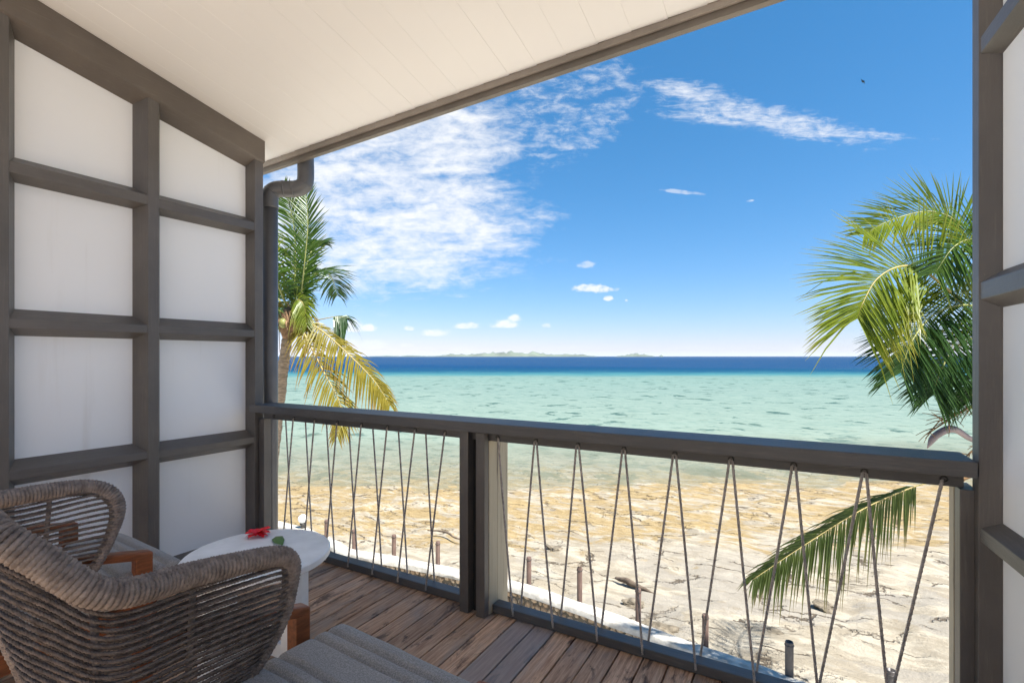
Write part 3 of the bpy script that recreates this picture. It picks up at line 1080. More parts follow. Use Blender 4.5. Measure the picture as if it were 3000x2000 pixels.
# ---- partition walls
def partition(name, label, O, w, depth, posts, rails, bev, s_lo, s_hi, beam_front, endbev, loc, panel_mat):
    """wall seen from the balcony: beveled battens around white panels; O on the panel plane, w towards the sea, n into the balcony"""
    w = Vector(w).normalized()
    n = Vector((w.y, -w.x, 0))
    if n.dot(Vector((-1.0, 0.5, 0)) - Vector(O)) < 0:
        n = -n
    O = Vector(O)
    P = lambda s, d, z: tuple(O + w * s + n * d + Vector((0, 0, z)))
    r = root(name, loc, label, "wall")
    zt = lambda s: zc((O + w * s).y)
    # backing
    A = [P(s_lo, -0.05, -0.1), P(s_hi, -0.05, -0.1), P(s_hi, -0.05, zt(s_hi) + 0.02), P(s_lo, -0.05, zt(s_lo) + 0.02)]
    B = [P(s_lo, -0.022, -0.1), P(s_hi, -0.022, -0.1), P(s_hi, -0.022, zt(s_hi) + 0.02), P(s_lo, -0.022, zt(s_lo) + 0.02)]
    link("backing", prism_me("backing", A, B), r, PAINT_V)
    # panels
    ps = [(a + b) / 2 for a, b in posts]
    zs = [(a + b) / 2 for a, b, _, _ in rails]
    for i in range(len(ps) - 1):
        for j in range(len(zs)):
            s0, s1 = ps[i] + 0.002, ps[i + 1] - 0.002
            z0 = zs[j] + 0.002
            if j + 1 < len(zs):
                q = [(s0, z0), (s1, z0), (s1, zs[j + 1] - 0.002), (s0, zs[j + 1] - 0.002)]
            else:
                q = [(s0, z0), (s1, z0), (s1, zt(s1) - 0.03), (s0, zt(s0) - 0.03)]
            link("panel", prism_me("panel", [P(s, -0.02, z) for s, z in q], [P(s, 0.0, z) for s, z in q]), r, panel_mat)
    # posts
    for i, (a, b) in enumerate(posts):
        bl = bev if i < len(posts) - 1 else endbev
        prof = [(a - bl, -0.021), (a - bl, 0.004), (a, depth), (b, depth), (b + bl, 0.004), (b + bl, -0.021)]
        if i == len(posts) - 1:
            prof = [(a - bl, -0.021), (a - bl, 0.004), (a, depth), (b, depth), (b, -0.06), (a, -0.06)]
        sm = (a + b) / 2
        o = link("post", prism_me("post", [P(s, d, -0.03) for s, d in prof], [P(s, d, zt(s) - 0.05) for s, d in prof], 0.0025), r, PAINT_V)
    # rails
    for (za, zb, ba, bb) in rails:
        for i in range(len(posts) - 1):
            s0, s1 = posts[i][1] - 0.01, posts[i + 1][0] + 0.01
            dz = random.uniform(-0.004, 0.004)
            prof = [(-0.019, za - ba + dz), (0.003, za - ba + dz), (depth - 0.0035, za + dz), (depth - 0.0035, zb + dz), (0.003, zb + bb + dz), (-0.019, zb + bb + dz)]
            link("rail", prism_me("rail", [P(s0, d, z) for d, z in prof], [P(s1, d, z) for d, z in prof], 0.0025), r, PAINT_Y)
    # raking top beam under the ceiling
    sA, sB = s_lo, posts[-1][1] + 0.004
    prof = [(0.003, -0.205), (beam_front - 0.004, -0.150), (beam_front, -0.146), (beam_front, -0.002), (-0.02, -0.002), (-0.02, -0.205)]
    link("top_beam", prism_me("top_beam", [P(sA, d, zt(sA) + z) for d, z in prof], [P(sB, d, zt(sB) + z) for d, z in prof], 0.0025), r, BEAM_PAINT)
    return r


partition("partition_wall", "white panelled wall in a brown timber grid, left of the railing", (-3.325, 0, 0), (0, 1, 0), 0.085,
          [(-0.35, -0.30), (0.178, 0.233), (0.815, 0.870), (1.454, 1.510), (2.106, 2.168)],
          [(0.0, 0.05, 0.0, 0.04), (0.726, 0.766, 0.042, 0.046), (1.452, 1.497, 0.034, 0.052), (2.192, 2.245, 0.025, 0.045)],
          0.042, -0.35, 2.168, 0.100, 0.014, (-3.325, 0.8, 0), PANEL)
wr = Vector((-0.058, 1, 0)).normalized()
nr_ = Vector((-wr.y, wr.x, 0))
Or = Vector((0.505, 2.09, 0)) - nr_ * 0.045
Or = Or - wr * Or.y / wr.y
partition("partition_wall", "white panelled wall in a brown timber grid, right of the railing", tuple(Or), tuple(wr), 0.045,
          [(-0.30, -0.24), (0.50, 0.56), (1.27, 1.33), (2.092, 2.145)],
          [(0.0, 0.05, 0.0, 0.03), (0.741, 0.783, 0.03, 0.03), (1.503, 1.555, 0.03, 0.03), (2.272, 2.32, 0.03, 0.03)],
          0.036, -0.35, 2.145, 0.055, 0.038, (Or.x, 0.8, 0), PANEL)

# ---- the railing
rl = root("balcony_railing", (-1.4, 2.18, 0), "charcoal timber balcony railing strung with zigzag ropes", "railing")
XR = 0.503
link("cap_rail", box_me("cap_rail", (-3.262, 2.080, 0.936), (XR, 2.279, 0.987), 0.004), rl, PAINT_X)
link("under_rail", box_me("under_rail", (-3.19, 2.142, 0.890), (XR - 0.02, 2.222, 0.9345), 0.003), rl, PAINT_X)
link("bottom_rail", box_me("bottom_rail", (-3.178, 2.170, 0.004), (-1.509, 2.236, 0.047), 0.004), rl, PAINT_X)
link("bottom_rail", box_me("bottom_rail", (-1.349, 2.170, 0.004), (0.466, 2.236, 0.047), 0.004), rl, PAINT_X)
link("post", box_me("post", (-1.507, 2.101, 0.003), (-1.453, 2.1405, 0.9345), 0.003), rl, PAINT_V)
link("post", box_me("post", (-1.506, 2.1415, 0.003), (-1.454, 2.215, 0.888), 0.002), rl, PAINT_V)
link("post", box_me("post", (-1.403, 2.099, 0.003), (-1.352, 2.1405, 0.9345), 0.004), rl, PAINT_V)
o = link("weathered_lit_post", box_me("weathered_lit_post", (-1.401, 2.223, -0.25), (-1.350, 2.330, 0.9), 0.003), rl, WEATHERED_LIT)
o['label'] = "weathered timber post behind the front one, daylight painted into its pale colour"
link("weathered_lit_post", box_me("weathered_lit_post", (-1.4005, 2.1415, 0.003), (-1.3505, 2.2225, 0.888), 0.002), rl, WEATHERED_LIT)  # pale side face: daylight painted into the timber colour
link("post", box_me("post", (0.468, 2.122, 0.003), (0.516, 2.185, 0.889), 0.003), rl, PAINT_V)
link("weathered_lit_post", box_me("weathered_lit_post", (0.4665, 2.188, -0.25), (0.514, 2.245, 0.889), 0.002), rl, WEATHERED_LIT)  # pale strip: beach light on the end post, put into the colour
link("post", box_me("post", (-3.236, 2.133, 0.003), (-3.18, 2.188, 0.888), 0.003), rl, PAINT_V)
link("post", box_me("post", (-1.452, 2.150, -0.2), (-1.404, 2.20, 0.888), 0.002), rl, DARK_GAP)


def rope_seg(p0, p1, lead0, lead1):
    pts = [np.array(p0) + np.array(lead0), np.array(p0), np.array(p1), np.array(p1) + np.array(lead1)]
    a, b = np.array(p0, float), np.array(p1, float)
    mid = [a + (b - a) * t for t in np.linspace(0, 1, 9)]
    sag = random.uniform(-0.0025, 0.0025)
    for i, m in enumerate(mid):
        m[0] += sag * math.sin(math.pi * i / 8)
    path = [pts[0]] + mid + [pts[-1]]
    V, F = rope_data(np.array(path), 0.0052, 0.026, 0.006)
    link("rope", mesh("rope", V, F), rl, ROPE_RAIL, True)


def rope_bay(x_top, pitch, n, off, crossed):
    for i in range(n):
        xt = x_top + pitch * i
        hole = []
        for kk in range(13):
            a = 2 * math.pi * kk / 12
            hole.append((xt + 0.009 * math.cos(a), 2.141, 0.913 + 0.009 * math.sin(a)))
        tube("rope_hole", hole, 0.0028, METAL_DARK, rl, 5)
        xo = random.uniform(-0.005, 0.005)
        xb_ = x_top + pitch * (i - 1) + off
        if crossed:
            if i > 0:        # both faces of the rails: front to front, back to back
                rope_seg((xt, 2.136, 0.905), (xb_ + xo, 2.164, 0.024), (0, 0.012, 0.006), (0, 0.012, -0.003))
            if i < n - 1:
                rope_seg((xt + 0.002, 2.228, 0.905), (xt + off + xo, 2.242, 0.030), (0, -0.012, 0.006), (0, -0.012, -0.004))
        else:
            if i > 0:        # front of the top rail to the back of the bottom rail
                rope_seg((xt - 0.006, 2.136, 0.905), (xb_ + xo, 2.242, 0.030), (0.003, 0.012, 0.006), (0, -0.012, -0.004))
            if i < n - 1:    # front of the top rail to the front of the bottom rail
                rope_seg((xt + 0.006, 2.137, 0.904), (xt + off + xo, 2.165, 0.024), (-0.003, 0.012, 0.006), (0, 0.012, -0.003))


rope_bay(-3.082, 0.2075, 8, 0.060, True)
rope_bay(-1.300, 0.2165, 9, 0.080, False)

# ---- downpipe
dp = root("downpipe", (-3.335, 2.28, -3.8), "grey downpipe with an elbow outside the left wall corner", "downpipe")
tube("pipe", [(-3.335, 2.285, -3.8), (-3.335, 2.285, 1.0), (-3.335, 2.285, 2.46)], 0.054, PIPE_MAT, dp, 24)
el = smooth_path([(-3.335, 2.285, 2.40), (-3.335, 2.285, 2.49), (-3.315, 2.305, 2.535), (-3.27, 2.345, 2.55), (-3.22, 2.39, 2.553), (-3.17, 2.432, 2.575), (-3.155, 2.45, 2.63), (-3.155, 2.45, 2.80)], 48)
tube("elbow", el, 0.0585, PIPE_MAT, dp, 24)
for q in (10, 20, 26, 36):
    tube("joint_ring", [el[q], el[q] + (el[q + 1] - el[q]) * 1.2], 0.0605, PIPE_MAT, dp, 24)


# ================================================================== FURNITURE
def wrap_chair(tp, P):
    """P: world positions for one chair"""
    r = root("rope_armchair", P['base'], P['label'], "chair", "rope armchairs on the deck")
    top = smooth_path(P['top'], 90)
    bot = smooth_path(P['bot'], 90)
    up = np.linspace(0, 1, 90)
    # rim: left edge, top, right edge
    rim = smooth_path(P['edgeL'] + P['top'] + P['edgeR'], 260)
    L = np.concatenate([[0], np.cumsum(np.linalg.norm(np.diff(rim, axis=0), axis=1))])
    prof_x = P['rad_at'][0]
    rad = np.interp(L / L[-1], prof_x, P['rad_at'][1])
    V, F = tube_data(rim, rad * 0.86, 10)
    link("rim_tube", mesh("rim_tube", V, F), r, CORE, True)
    V, F = helix_data(rim, rad, 0.0066, 0.0104)
    link("wrapped_rim", mesh("wrapped_rim", V, F), r, ROPE_CHAIR, True)
    # woven strands, an outer and an inner layer
    nst = P.get('nst', 27)
    eR = np.array([P['top'][-1]] + P['edgeR'])
    eL = np.array([P['top'][0]] + P['edgeL'][::-1])

    def on_edge(E, v):
        E = smooth_path([tuple(q) for q in E], 60)
        L_ = np.concatenate([[0], np.cumsum(np.linalg.norm(np.diff(E, axis=0), axis=1))])
        return np.array([np.interp(v * L_[-1], L_, E[:, q]) for q in range(3)])

    def sst(x):
        x = min(1, max(0, x))
        return x * x * (3 - 2 * x)
    for layer in (0, 1):
        for k in range(nst):
            v0 = 0.10 + 0.885 * (k + 0.5 * layer) / nst
            v1 = v0 + (0.05 if layer else 0.0)
            dR = on_edge(eR, min(1, v1)) - (top[-1] * (1 - v1) + bot[-1] * v1)
            dL = on_edge(eL, v0) - (top[0] * (1 - v0) + bot[0] * v0)
            pts = []
            ph = random.uniform(0, 6)
            for i in range(0, 90):
                u = up[i]
                v = v0 + (v1 - v0) * u + 0.0035 * math.sin(u * 9 + ph)
                p = top[i] * (1 - v) + bot[i] * v + dR * sst((u - 0.55) / 0.45) + dL * sst((0.35 - u) / 0.35)
                d = np.array([p[0] - P['ctr'][0], p[1] - P['ctr'][1], 0])
                d /= np.linalg.norm(d) + 1e-9
                end = min(1, u / 0.06, (1 - u) / 0.06)
                bow = 0.016 * math.sin(math.pi * min(1, v)) * end + (-0.022 * end if layer else 0.006)
                pts.append(p + d * bow)
            V, F = rope_data(np.array(pts), 0.0042, 0.024, 0.006)
            o = link("rope_strand", mesh("rope_strand", V, F), r, ROPE_STRAND_SHADED, True)
    # upright wrap bars behind the strands
    for ub in P['bars']:
        i = int(ub * 89)
        pts = []
        for v in np.linspace(0.05, 1.0, 9):
            p = top[i] * (1 - v) + bot[i] * v
            d = np.array([p[0] - P['ctr'][0], p[1] - P['ctr'][1], 0])
            d /= np.linalg.norm(d) + 1e-9
            pts.append(p + d * (0.018 * math.sin(math.pi * v) - 0.009))
        tube("upright_bar", smooth_path(pts, 24), 0.0075, ROPE_CHAIR, r, 8)
    tube("base_tube", bot + np.array([0, 0, -0.006]), 0.011, ROPE_CHAIR, r, 8)
    return r


def arm_frame(r, pts, leg_top, leg_w, leg_d, th=0.034, wd=0.05, foot=0.0):
    """teak arm rail mitred into a front leg; pts run from the back to the front top corner"""
    back, front = Vector(pts[0]), Vector(pts[1])
    d = (front - back)
    side = Vector((d.y, -d.x, 0)).normalized() * wd * 0.5
    A = [back - side, back + side, back + side - Vector((0, 0, th)), back - side - Vector((0, 0, th))]
    B = [front - side, front + side, front + side - Vector((0, 0, th)), front - side - Vector((0, 0, th))]
    link("arm", prism_me("arm", [tuple(v) for v in A], [tuple(v) for v in B], 0.008), r, TEAK, False)
    dn = Vector((d.x, d.y, 0)).normalized()
    f2 = front - dn * leg_d
    zt = front.z - th * 0.45
    C1 = [front - side * 0.98 - dn * 0.001, front + side * 0.98 - dn * 0.001, f2 + side * 0.98, f2 - side * 0.98]
    bt = [(v.x, v.y, foot) for v in C1]
    tp = [(v.x, v.y, zt) for v in C1]
    link("leg", prism_me("leg", bt, tp, 0.006), r, TEAK)


def cushion(r, cx, cy, w, dp, z0, z1, rot, name="seat_cushion", nst=5):
    nx, ny = 40, 110
    V, F = [], []
    for side in (1, 0):
        for j in range(ny + 1):
            for i in range(nx + 1):
                u, v = i / nx * 2 - 1, j / ny * 2 - 1
                # superellipse edge
                ru = (1 - abs(u) ** 9) ** (1 / 9) if abs(u) < 1 else 0
                rv = (1 - abs(v) ** 9) ** (1 / 9) if abs(v) < 1 else 0
                x = u * w / 2 * (0.93 + 0.07 * rv)
                y = v * dp / 2 * (0.93 + 0.07 * ru)
                e = min(1.0, (1 - abs(u)) / 0.13) if abs(u) < 1 else 0
                f = min(1.0, (1 - abs(v)) / 0.13) if abs(v) < 1 else 0
                k = math.sqrt(max(0, 1 - (1 - e) ** 2)) * math.sqrt(max(0, 1 - (1 - f) ** 2))
                mid = (z0 + z1) / 2
                hh = (z1 - z0) / 2
                if side:
                    z = mid + hh * (0.25 + 0.75 * k)
                    fd = dp / 2 - y
                    g = max(math.exp(-((fd - q) / 0.0085) ** 2) for q in (0.075, 0.125, 0.24, 0.29, 0.405, 0.455, 0.57))
                    z -= 0.015 * g * (0.35 + 0.65 * e)
                    z += 0.010 * (1 - u * u) * (1 - v * v)
                    z += 0.003 * noise.noise((x * 7, y * 7, cx))
                else:
                    z = mid - hh * (0.25 + 0.75 * k)
                V.append((x, y, z))
    n1 = (nx + 1) * (ny + 1)
    for sd in (0, 1):
        for j in range(ny):
            for i in range(nx):
                q = [sd * n1 + j * (nx + 1) + i, sd * n1 + j * (nx + 1) + i + 1, sd * n1 + (j + 1) * (nx + 1) + i + 1, sd * n1 + (j + 1) * (nx + 1) + i]
                F.append(q if sd == 0 else q[::-1])
    ring = [i for i in range(nx + 1)] + [(j * (nx + 1) + nx) for j in range(1, ny + 1)] + [ny * (nx + 1) + i for i in range(nx - 1, -1, -1)] + [j * (nx + 1) for j in range(ny - 1, 0, -1)]
    for a, b in zip(ring, ring[1:] + ring[:1]):
        F.append((a, n1 + a, n1 + b, b))
    c, s = math.cos(rot), math.sin(rot)
    V = [(cx + x * c - y * s, cy + x * s + y * c, z) for x, y, z in V]
    o = link(name, mesh(name, V, F), r, FABRIC, True)
    return o


def seat_frame(r, x0, x1, y0, y1, z0, z1):
    link("seat_rail", box_me("seat_rail", (x0, y0, z0), (x0 + 0.04, y1, z1), 0.006), r, TEAK)
    link("seat_rail", box_me("seat_rail", (x1 - 0.04, y0, z0), (x1, y1, z1), 0.006), r, TEAK)
    link("seat_rail", box_me("seat_rail", (x0 + 0.042, y1 - 0.04, z0), (x1 - 0.042, y1, z1), 0.006), r, TEAK)
    link("seat_rail", box_me("seat_rail", (x0 + 0.042, y0, z0), (x1 - 0.042, y0 + 0.04, z1), 0.006), r, TEAK)
    for (x, y) in ((x0 + 0.022, y0 + 0.022), (x1 - 0.022, y0 + 0.022)):
        link("leg", box_me("leg", (x - 0.022, y - 0.022, 0.002), (x + 0.022, y + 0.022, z0 - 0.001), 0.005), r, TEAK)


# near chair
c1 = wrap_chair(0, dict(
    base=(-1.0, 0.75, 0), label="near rope armchair in the lower left foreground, its wide woven back towards us",
    top=[(-1.372, 0.315, 1.020), (-1.293, 0.335, 0.982), (-1.254, 0.390, 0.919), (-1.222, 0.448, 0.852), (-1.222, 0.515, 0.822), (-1.252, 0.645, 0.800), (-1.252, 0.780, 0.782), (-1.250, 0.880, 0.764)],
    bot=[(-1.500, 0.470, 0.44), (-1.44, 0.475, 0.43), (-1.38, 0.49, 0.425), (-1.32, 0.515, 0.42), (-1.285, 0.56, 0.42), (-1.278, 0.64, 0.43), (-1.272, 0.72, 0.44), (-1.270, 0.800, 0.45)],
    edgeL=[(-1.498, 0.468, 0.45), (-1.46, 0.415, 0.65), (-1.425, 0.35, 0.85), (-1.405, 0.318, 0.96)],
    edgeR=[(-1.249, 0.918, 0.735), (-1.250, 0.922, 0.69), (-1.254, 0.905, 0.60), (-1.262, 0.86, 0.52), (-1.270, 0.800, 0.45)],
    rad_at=([0, 0.2, 0.32, 0.45, 0.58, 0.72, 0.80, 0.86, 1.0], [0.011, 0.015, 0.023, 0.0245, 0.0245, 0.0235, 0.022, 0.015, 0.009]),
    ctr=(-1.62, 0.75), out=(0.6, -0.6, 0), bars=[0.43, 0.74], nst=21))
arm_frame(c1, [(-1.372, 0.62, 0.655), (-1.352, 1.052, 0.532)], 0, 0, 0.052)
arm_frame(c1, [(-0.63, 0.55, 0.56), (-0.646, 1.020, 0.532)], 0, 0, 0.052)
cushion(c1, -0.995, 0.80, 0.665, 0.66, 0.335, 0.462, R(-4.5))
seat_frame(c1, -1.32, -0.68, 0.50, 1.03, 0.255, 0.325)

# far chair
c2 = wrap_chair(0, dict(
    base=(-2.6, 0.75, 0), label="far rope armchair beside the left panelled wall, partly behind the near chair",
    top=[(-2.36, 0.36, 0.90), (-2.30, 0.44, 0.868), (-2.282, 0.53, 0.85), (-2.280, 0.6125, 0.847), (-2.285, 0.70, 0.845), (-2.287, 0.765, 0.841), (-2.285, 0.827, 0.832)],
    bot=[(-2.42, 0.50, 0.50), (-2.37, 0.52, 0.495), (-2.33, 0.56, 0.49), (-2.30, 0.60, 0.49), (-2.275, 0.66, 0.49), (-2.25, 0.73, 0.49), (-2.235, 0.795, 0.49)],
    edgeL=[(-2.42, 0.50, 0.51), (-2.42, 0.44, 0.66), (-2.41, 0.38, 0.82)],
    edgeR=[(-2.262, 0.872, 0.812), (-2.240, 0.897, 0.770), (-2.228, 0.895, 0.71), (-2.228, 0.865, 0.62), (-2.232, 0.825, 0.54), (-2.235, 0.795, 0.49)],
    rad_at=([0, 0.2, 0.35, 0.5, 0.66, 0.74, 0.80, 0.86, 1.0], [0.012, 0.018, 0.023, 0.0235, 0.0235, 0.023, 0.019, 0.013, 0.009]),
    ctr=(-2.75, 0.75), out=(0.6, -0.6, 0), bars=[0.2, 0.72], nst=18))
arm_frame(c2, [(-2.30, 0.66, 0.615), (-2.272, 1.030, 0.534)], 0, 0, 0.060)
arm_frame(c2, [(-2.945, 0.62, 0.615), (-2.965, 1.030, 0.534)], 0, 0, 0.060)
cushion(c2, -2.60, 0.82, 0.655, 0.72, 0.335, 0.462, R(-3))
seat_frame(c2, -2.93, -2.285, 0.50, 1.06, 0.255, 0.33)

pl = root("throw_pillow", (-2.50, 0.56, 0.46), "navy and white patterned throw pillow on the far chair seat", "pillow")
V, F = [], []
nn = 20
for sd in (1, -1):
    for j in range(nn + 1):
        for i in range(nn + 1):
            u, v = i / nn * 2 - 1, j / nn * 2 - 1
            pinch = 1 - 0.08 * (abs(u * v))
            k = (max(0, 1 - u * u) * max(0, 1 - v * v)) ** 0.42
            x, y, z = u * 0.19 * pinch, sd * 0.065 * k, v * 0.155 * pinch + 0.165
            yy, zz = y * math.cos(-0.3) - z * math.sin(-0.3) * -1 * 0, z
            V.append((-2.50 + x, 0.53 + y - 0.22 * (z - 0.165), 0.462 + z))
n1 = (nn + 1) ** 2
for s_ in (0, 1):
    for j in range(nn):
        for i in range(nn):
            q = [s_ * n1 + j * (nn + 1) + i, s_ * n1 + j * (nn + 1) + i + 1, s_ * n1 + (j + 1) * (nn + 1) + i + 1, s_ * n1 + (j + 1) * (nn + 1) + i]
            F.append(q[::-1] if s_ == 0 else q)
link("pillow_cover", mesh("pillow_cover", V, F), pl, PILLOW, True)

# table
tcx, tcy, tz, tr_ = -1.955, 1.285, 0.500, 0.285
tb = root("side_table", (tcx, tcy, 0), "round white side table between the two rope armchairs", "table")
bm = bmesh.new()
rings = []
for (rr, zz) in ((0.0, tz - 0.034), (tr_ - 0.006, tz - 0.034), (tr_, tz - 0.028), (tr_, tz - 0.006), (tr_ - 0.006, tz), (0.0, tz)):
    if rr == 0:
        rings.append([bm.verts.new((tcx, tcy, zz))])
    else:
        rings.append([bm.verts.new((tcx + rr * math.cos(2 * math.pi * k / 72), tcy + rr * math.sin(2 * math.pi * k / 72), zz)) for k in range(72)])
for a, b in zip(rings, rings[1:]):
    for k in range(72):
        ka, kb = a[k % len(a)], a[(k + 1) % len(a)]
        kc, kd = b[(k + 1) % len(b)], b[k % len(b)]
        vs = []
        for v in (ka, kb, kc, kd):
            if v not in vs:
                vs.append(v)
        bm.faces.new(vs)
bmesh.ops.recalc_face_normals(bm, faces=bm.faces)
me = bpy.data.meshes.new("tabletop")
bm.to_mesh(me)
bm.free()
link("tabletop", me, tb, TABLE_WHITE, False)
for ang in (2, 92, 182, 272):
    a = R(ang)
    c, s = math.cos(a), math.sin(a)

    def Q(rr, tt, z):
        return (tcx + rr * c - tt * s, tcy + rr * s + tt * c, z)
    A = [Q(0.175, -0.026, 0.002), Q(0.235, -0.026, 0.002), Q(0.235, 0.026, 0.002), Q(0.175, 0.026, 0.002)]
    B = [Q(0.175, -0.026, tz - 0.036), Q(0.235, -0.026, tz - 0.036), Q(0.235, 0.026, tz - 0.036), Q(0.175, 0.026, tz - 0.036)]
    link("leg", prism_me("leg", A, B, 0.003), tb, TABLE_WHITE)
    A = [Q(0.02, -0.012, 0.10), Q(0.174, -0.012, 0.10), Q(0.174, 0.012, 0.10), Q(0.02, 0.012, 0.10)]
    B = [Q(0.02, -0.012, 0.16), Q(0.174, -0.012, 0.16), Q(0.174, 0.012, 0.16), Q(0.02, 0.012, 0.16)]
    link("stretcher", prism_me("stretcher", A, B, 0.003), tb, TABLE_WHITE)

# flower on the table
fx, fy = -2.13, 1.40
fl = root("red_flower", (fx, fy, tz), "red hibiscus flower with a green leaf lying on the white table", "flower")
V, F = [], []
for k in range(14):
    a = k * 2.399
    el_ = 0.05 + 0.55 * (k / 14)
    L_ = random.uniform(0.042, 0.060)
    d = Vector((math.cos(a) * math.cos(el_), math.sin(a) * math.cos(el_), math.sin(el_)))
    sd = Vector((-math.sin(a), math.cos(a), 0)) * 0.018
    c = Vector((fx, fy, tz + 0.012))
    b0 = len(V)
    V += [c - sd * 0.3, c + sd * 0.3, c + d * L_ * 0.55 + sd, c + d * L_ * 0.55 - sd, c + d * L_ + sd * 0.6 + Vector((0, 0, -0.008)), c + d * L_ - sd * 0.6 + Vector((0, 0, -0.008)), c + d * L_ * 0.85]
    F += [(b0, b0 + 1, b0 + 2, b0 + 3), (b0 + 3, b0 + 2, b0 + 6), (b0 + 2, b0 + 4, b0 + 6), (b0 + 6, b0 + 5, b0 + 3)]
link("petal", mesh("petal", V, F), fl, RED)
lx, ly = -1.985, 1.40
V = [(lx - 0.06, ly + 0.03, tz + 0.004), (lx - 0.02, ly + 0.035, tz + 0.012), (lx + 0.03, ly + 0.01, tz + 0.012), (lx + 0.06, ly - 0.02, tz + 0.003), (lx + 0.015, ly - 0.03, tz + 0.008), (lx - 0.03, ly - 0.012, tz + 0.008), (lx, ly, tz + 0.018)]
link("leaf", mesh("leaf", V, [(0, 1, 6), (1, 2, 6), (2, 3, 6), (3, 4, 6), (4, 5, 6), (5, 0, 6)]), fl, LEAF_SMALL, True)


# ================================================================== PALMS
def frond(parent, pts, width, mat, rmat, droop=0.3, n=52, start=0.16, rr=0.016, fwd=0.55, curl=0.0, updir=(0, 0, 1), wl=0.017, ragged=0.15, tipw=0.35, name="frond", side=(1, 1), wscale=1.35, nscale=1.3):
    path = smooth_path(pts, 60)
    tan, _, _ = frames(path)
    up = np.array(updir, float)
    V, F, A = [], [], []
    for sgn, amt in ((1, side[0]), (-1, side[1])):
        if amt <= 0:
            continue
        for k in range(int(n * nscale)):
            u = start + (1 - start) * (k + random.random() * 0.6) / int(n * nscale)
            i = min(58, int(u * 59))
            f = u * 59 - i
            p = path[i] * (1 - f) + path[i + 1] * f
            t = tan[i]
            s = np.cross(t, up)
            s /= np.linalg.norm(s) + 1e-9
            nrm = np.cross(s, t)
            env = math.sin(math.pi * min(1, (u - start) / (1 - start) * 0.80 + 0.14)) ** 0.7
            L = width * max(tipw, env) * (1 + random.uniform(-ragged, ragged)) * amt
            fw = fwd + 0.75 * u * u + random.uniform(-0.10, 0.10)
            d = s * sgn + t * fw + nrm * (0.28 + random.uniform(-0.12, 0.12)) + up * curl
            d = d + rng.normal(0, 0.07, 3)
            d /= np.linalg.norm(d)
            if random.random() < 0.06:
                L *= random.uniform(0.35, 0.7)
            w = wl * wscale * (0.8 + 0.4 * random.random())
            wd = np.cross(d, nrm)
            wd /= np.linalg.norm(wd) + 1e-9
            b0 = len(V)
            dr = droop * (0.5 + 1.0 * random.random()) + (0.35 if random.random() < 0.08 else 0.0)
            fold = nrm * w * 0.35
            for q, (lt, wt) in enumerate(((0, 0.45), (0.3, 1.0), (0.68, 0.75), (1.0, 0.06))):
                c = p + d * (L * lt) + np.array([0, 0, -1.0]) * (dr * L * lt * lt)
                V += [c - wd * w * wt * 0.5 + fold * wt, c, c + wd * w * wt * 0.5 + fold * wt]
                A += [lt] * 3
            for q in range(3):
                a = b0 + q * 3
                F += [(a, a + 1, a + 4, a + 3), (a + 1, a + 2, a + 5, a + 4)]
    me = mesh(name, V, F)
    at = me.attributes.new('leafage', 'FLOAT', 'POINT')
    at.data.foreach_set('value', A)
    o = link(name, me, parent, mat)
    V, F = tube_data(path, np.interp(np.linspace(0, 1, 60), [0, 0.12, 0.6, 1], [rr * 1.5, rr, rr * 0.6, rr * 0.18]), 6)
    r = link("rib", mesh("rib", V, F), o, rmat, True)
    r.location = (0, 0, 0)
    return o


def trunk_data(pts, r0, r1):
    path = smooth_path(pts, 90)
    u = np.linspace(0, 1, 90)
    rad = np.interp(u, [0, 0.08, 1], [r0 * 1.35, r0, r1])
    rad = rad * (1 + 0.055 * np.where(np.arange(90) % 3 == 0, 1, -0.5)) * (1 + 0.05 * np.sin(u * 47))
    return tube_data(path, rad, 16)


# left palm
LP = Vector((-9.55, 6.35, -3.9))
pt = root("palm_tree", LP, "coconut palm behind the downpipe with yellowing lower fronds and leaning trunk", "palm tree", "coconut palms")
V, F = trunk_data([LP, (-9.42, 6.38, -2.2), (-9.22, 6.42, -0.4), (-9.05, 6.45, 0.75), (-8.93, 6.47, 1.5), (-8.82, 6.49, 2.0)], 0.128, 0.09)
link("trunk", mesh("trunk", V, F), pt, TRUNK, True)
cr = Vector((-8.81, 6.49, 2.02))
# fibre boss
bm = bmesh.new()
bmesh.ops.create_icosphere(bm, subdivisions=3, radius=0.24)
for v in bm.verts:
    v.co *= 1 + 0.45 * noise.noise(v.co * 9)
    v.co.z *= 1.35
    v.co += cr
me = bpy.data.meshes.new("crown_boss")
bm.to_mesh(me)
bm.free()
link("crown_boss", me, pt, FIBRE, True)
U = np.array((0, 0, 1.0))


def cpt(a, r, z):
    return (cr.x + r * math.cos(a), cr.y + r * math.sin(a), cr.z + z)


def dxp(lat, fw, z, c=cr):
    """offset from a crown: along the shore, out to sea, up"""
    return (c.x + lat * LAT[0] + fw * FWD[0], c.y + lat * LAT[1] + fw * FWD[1], c.z + z)


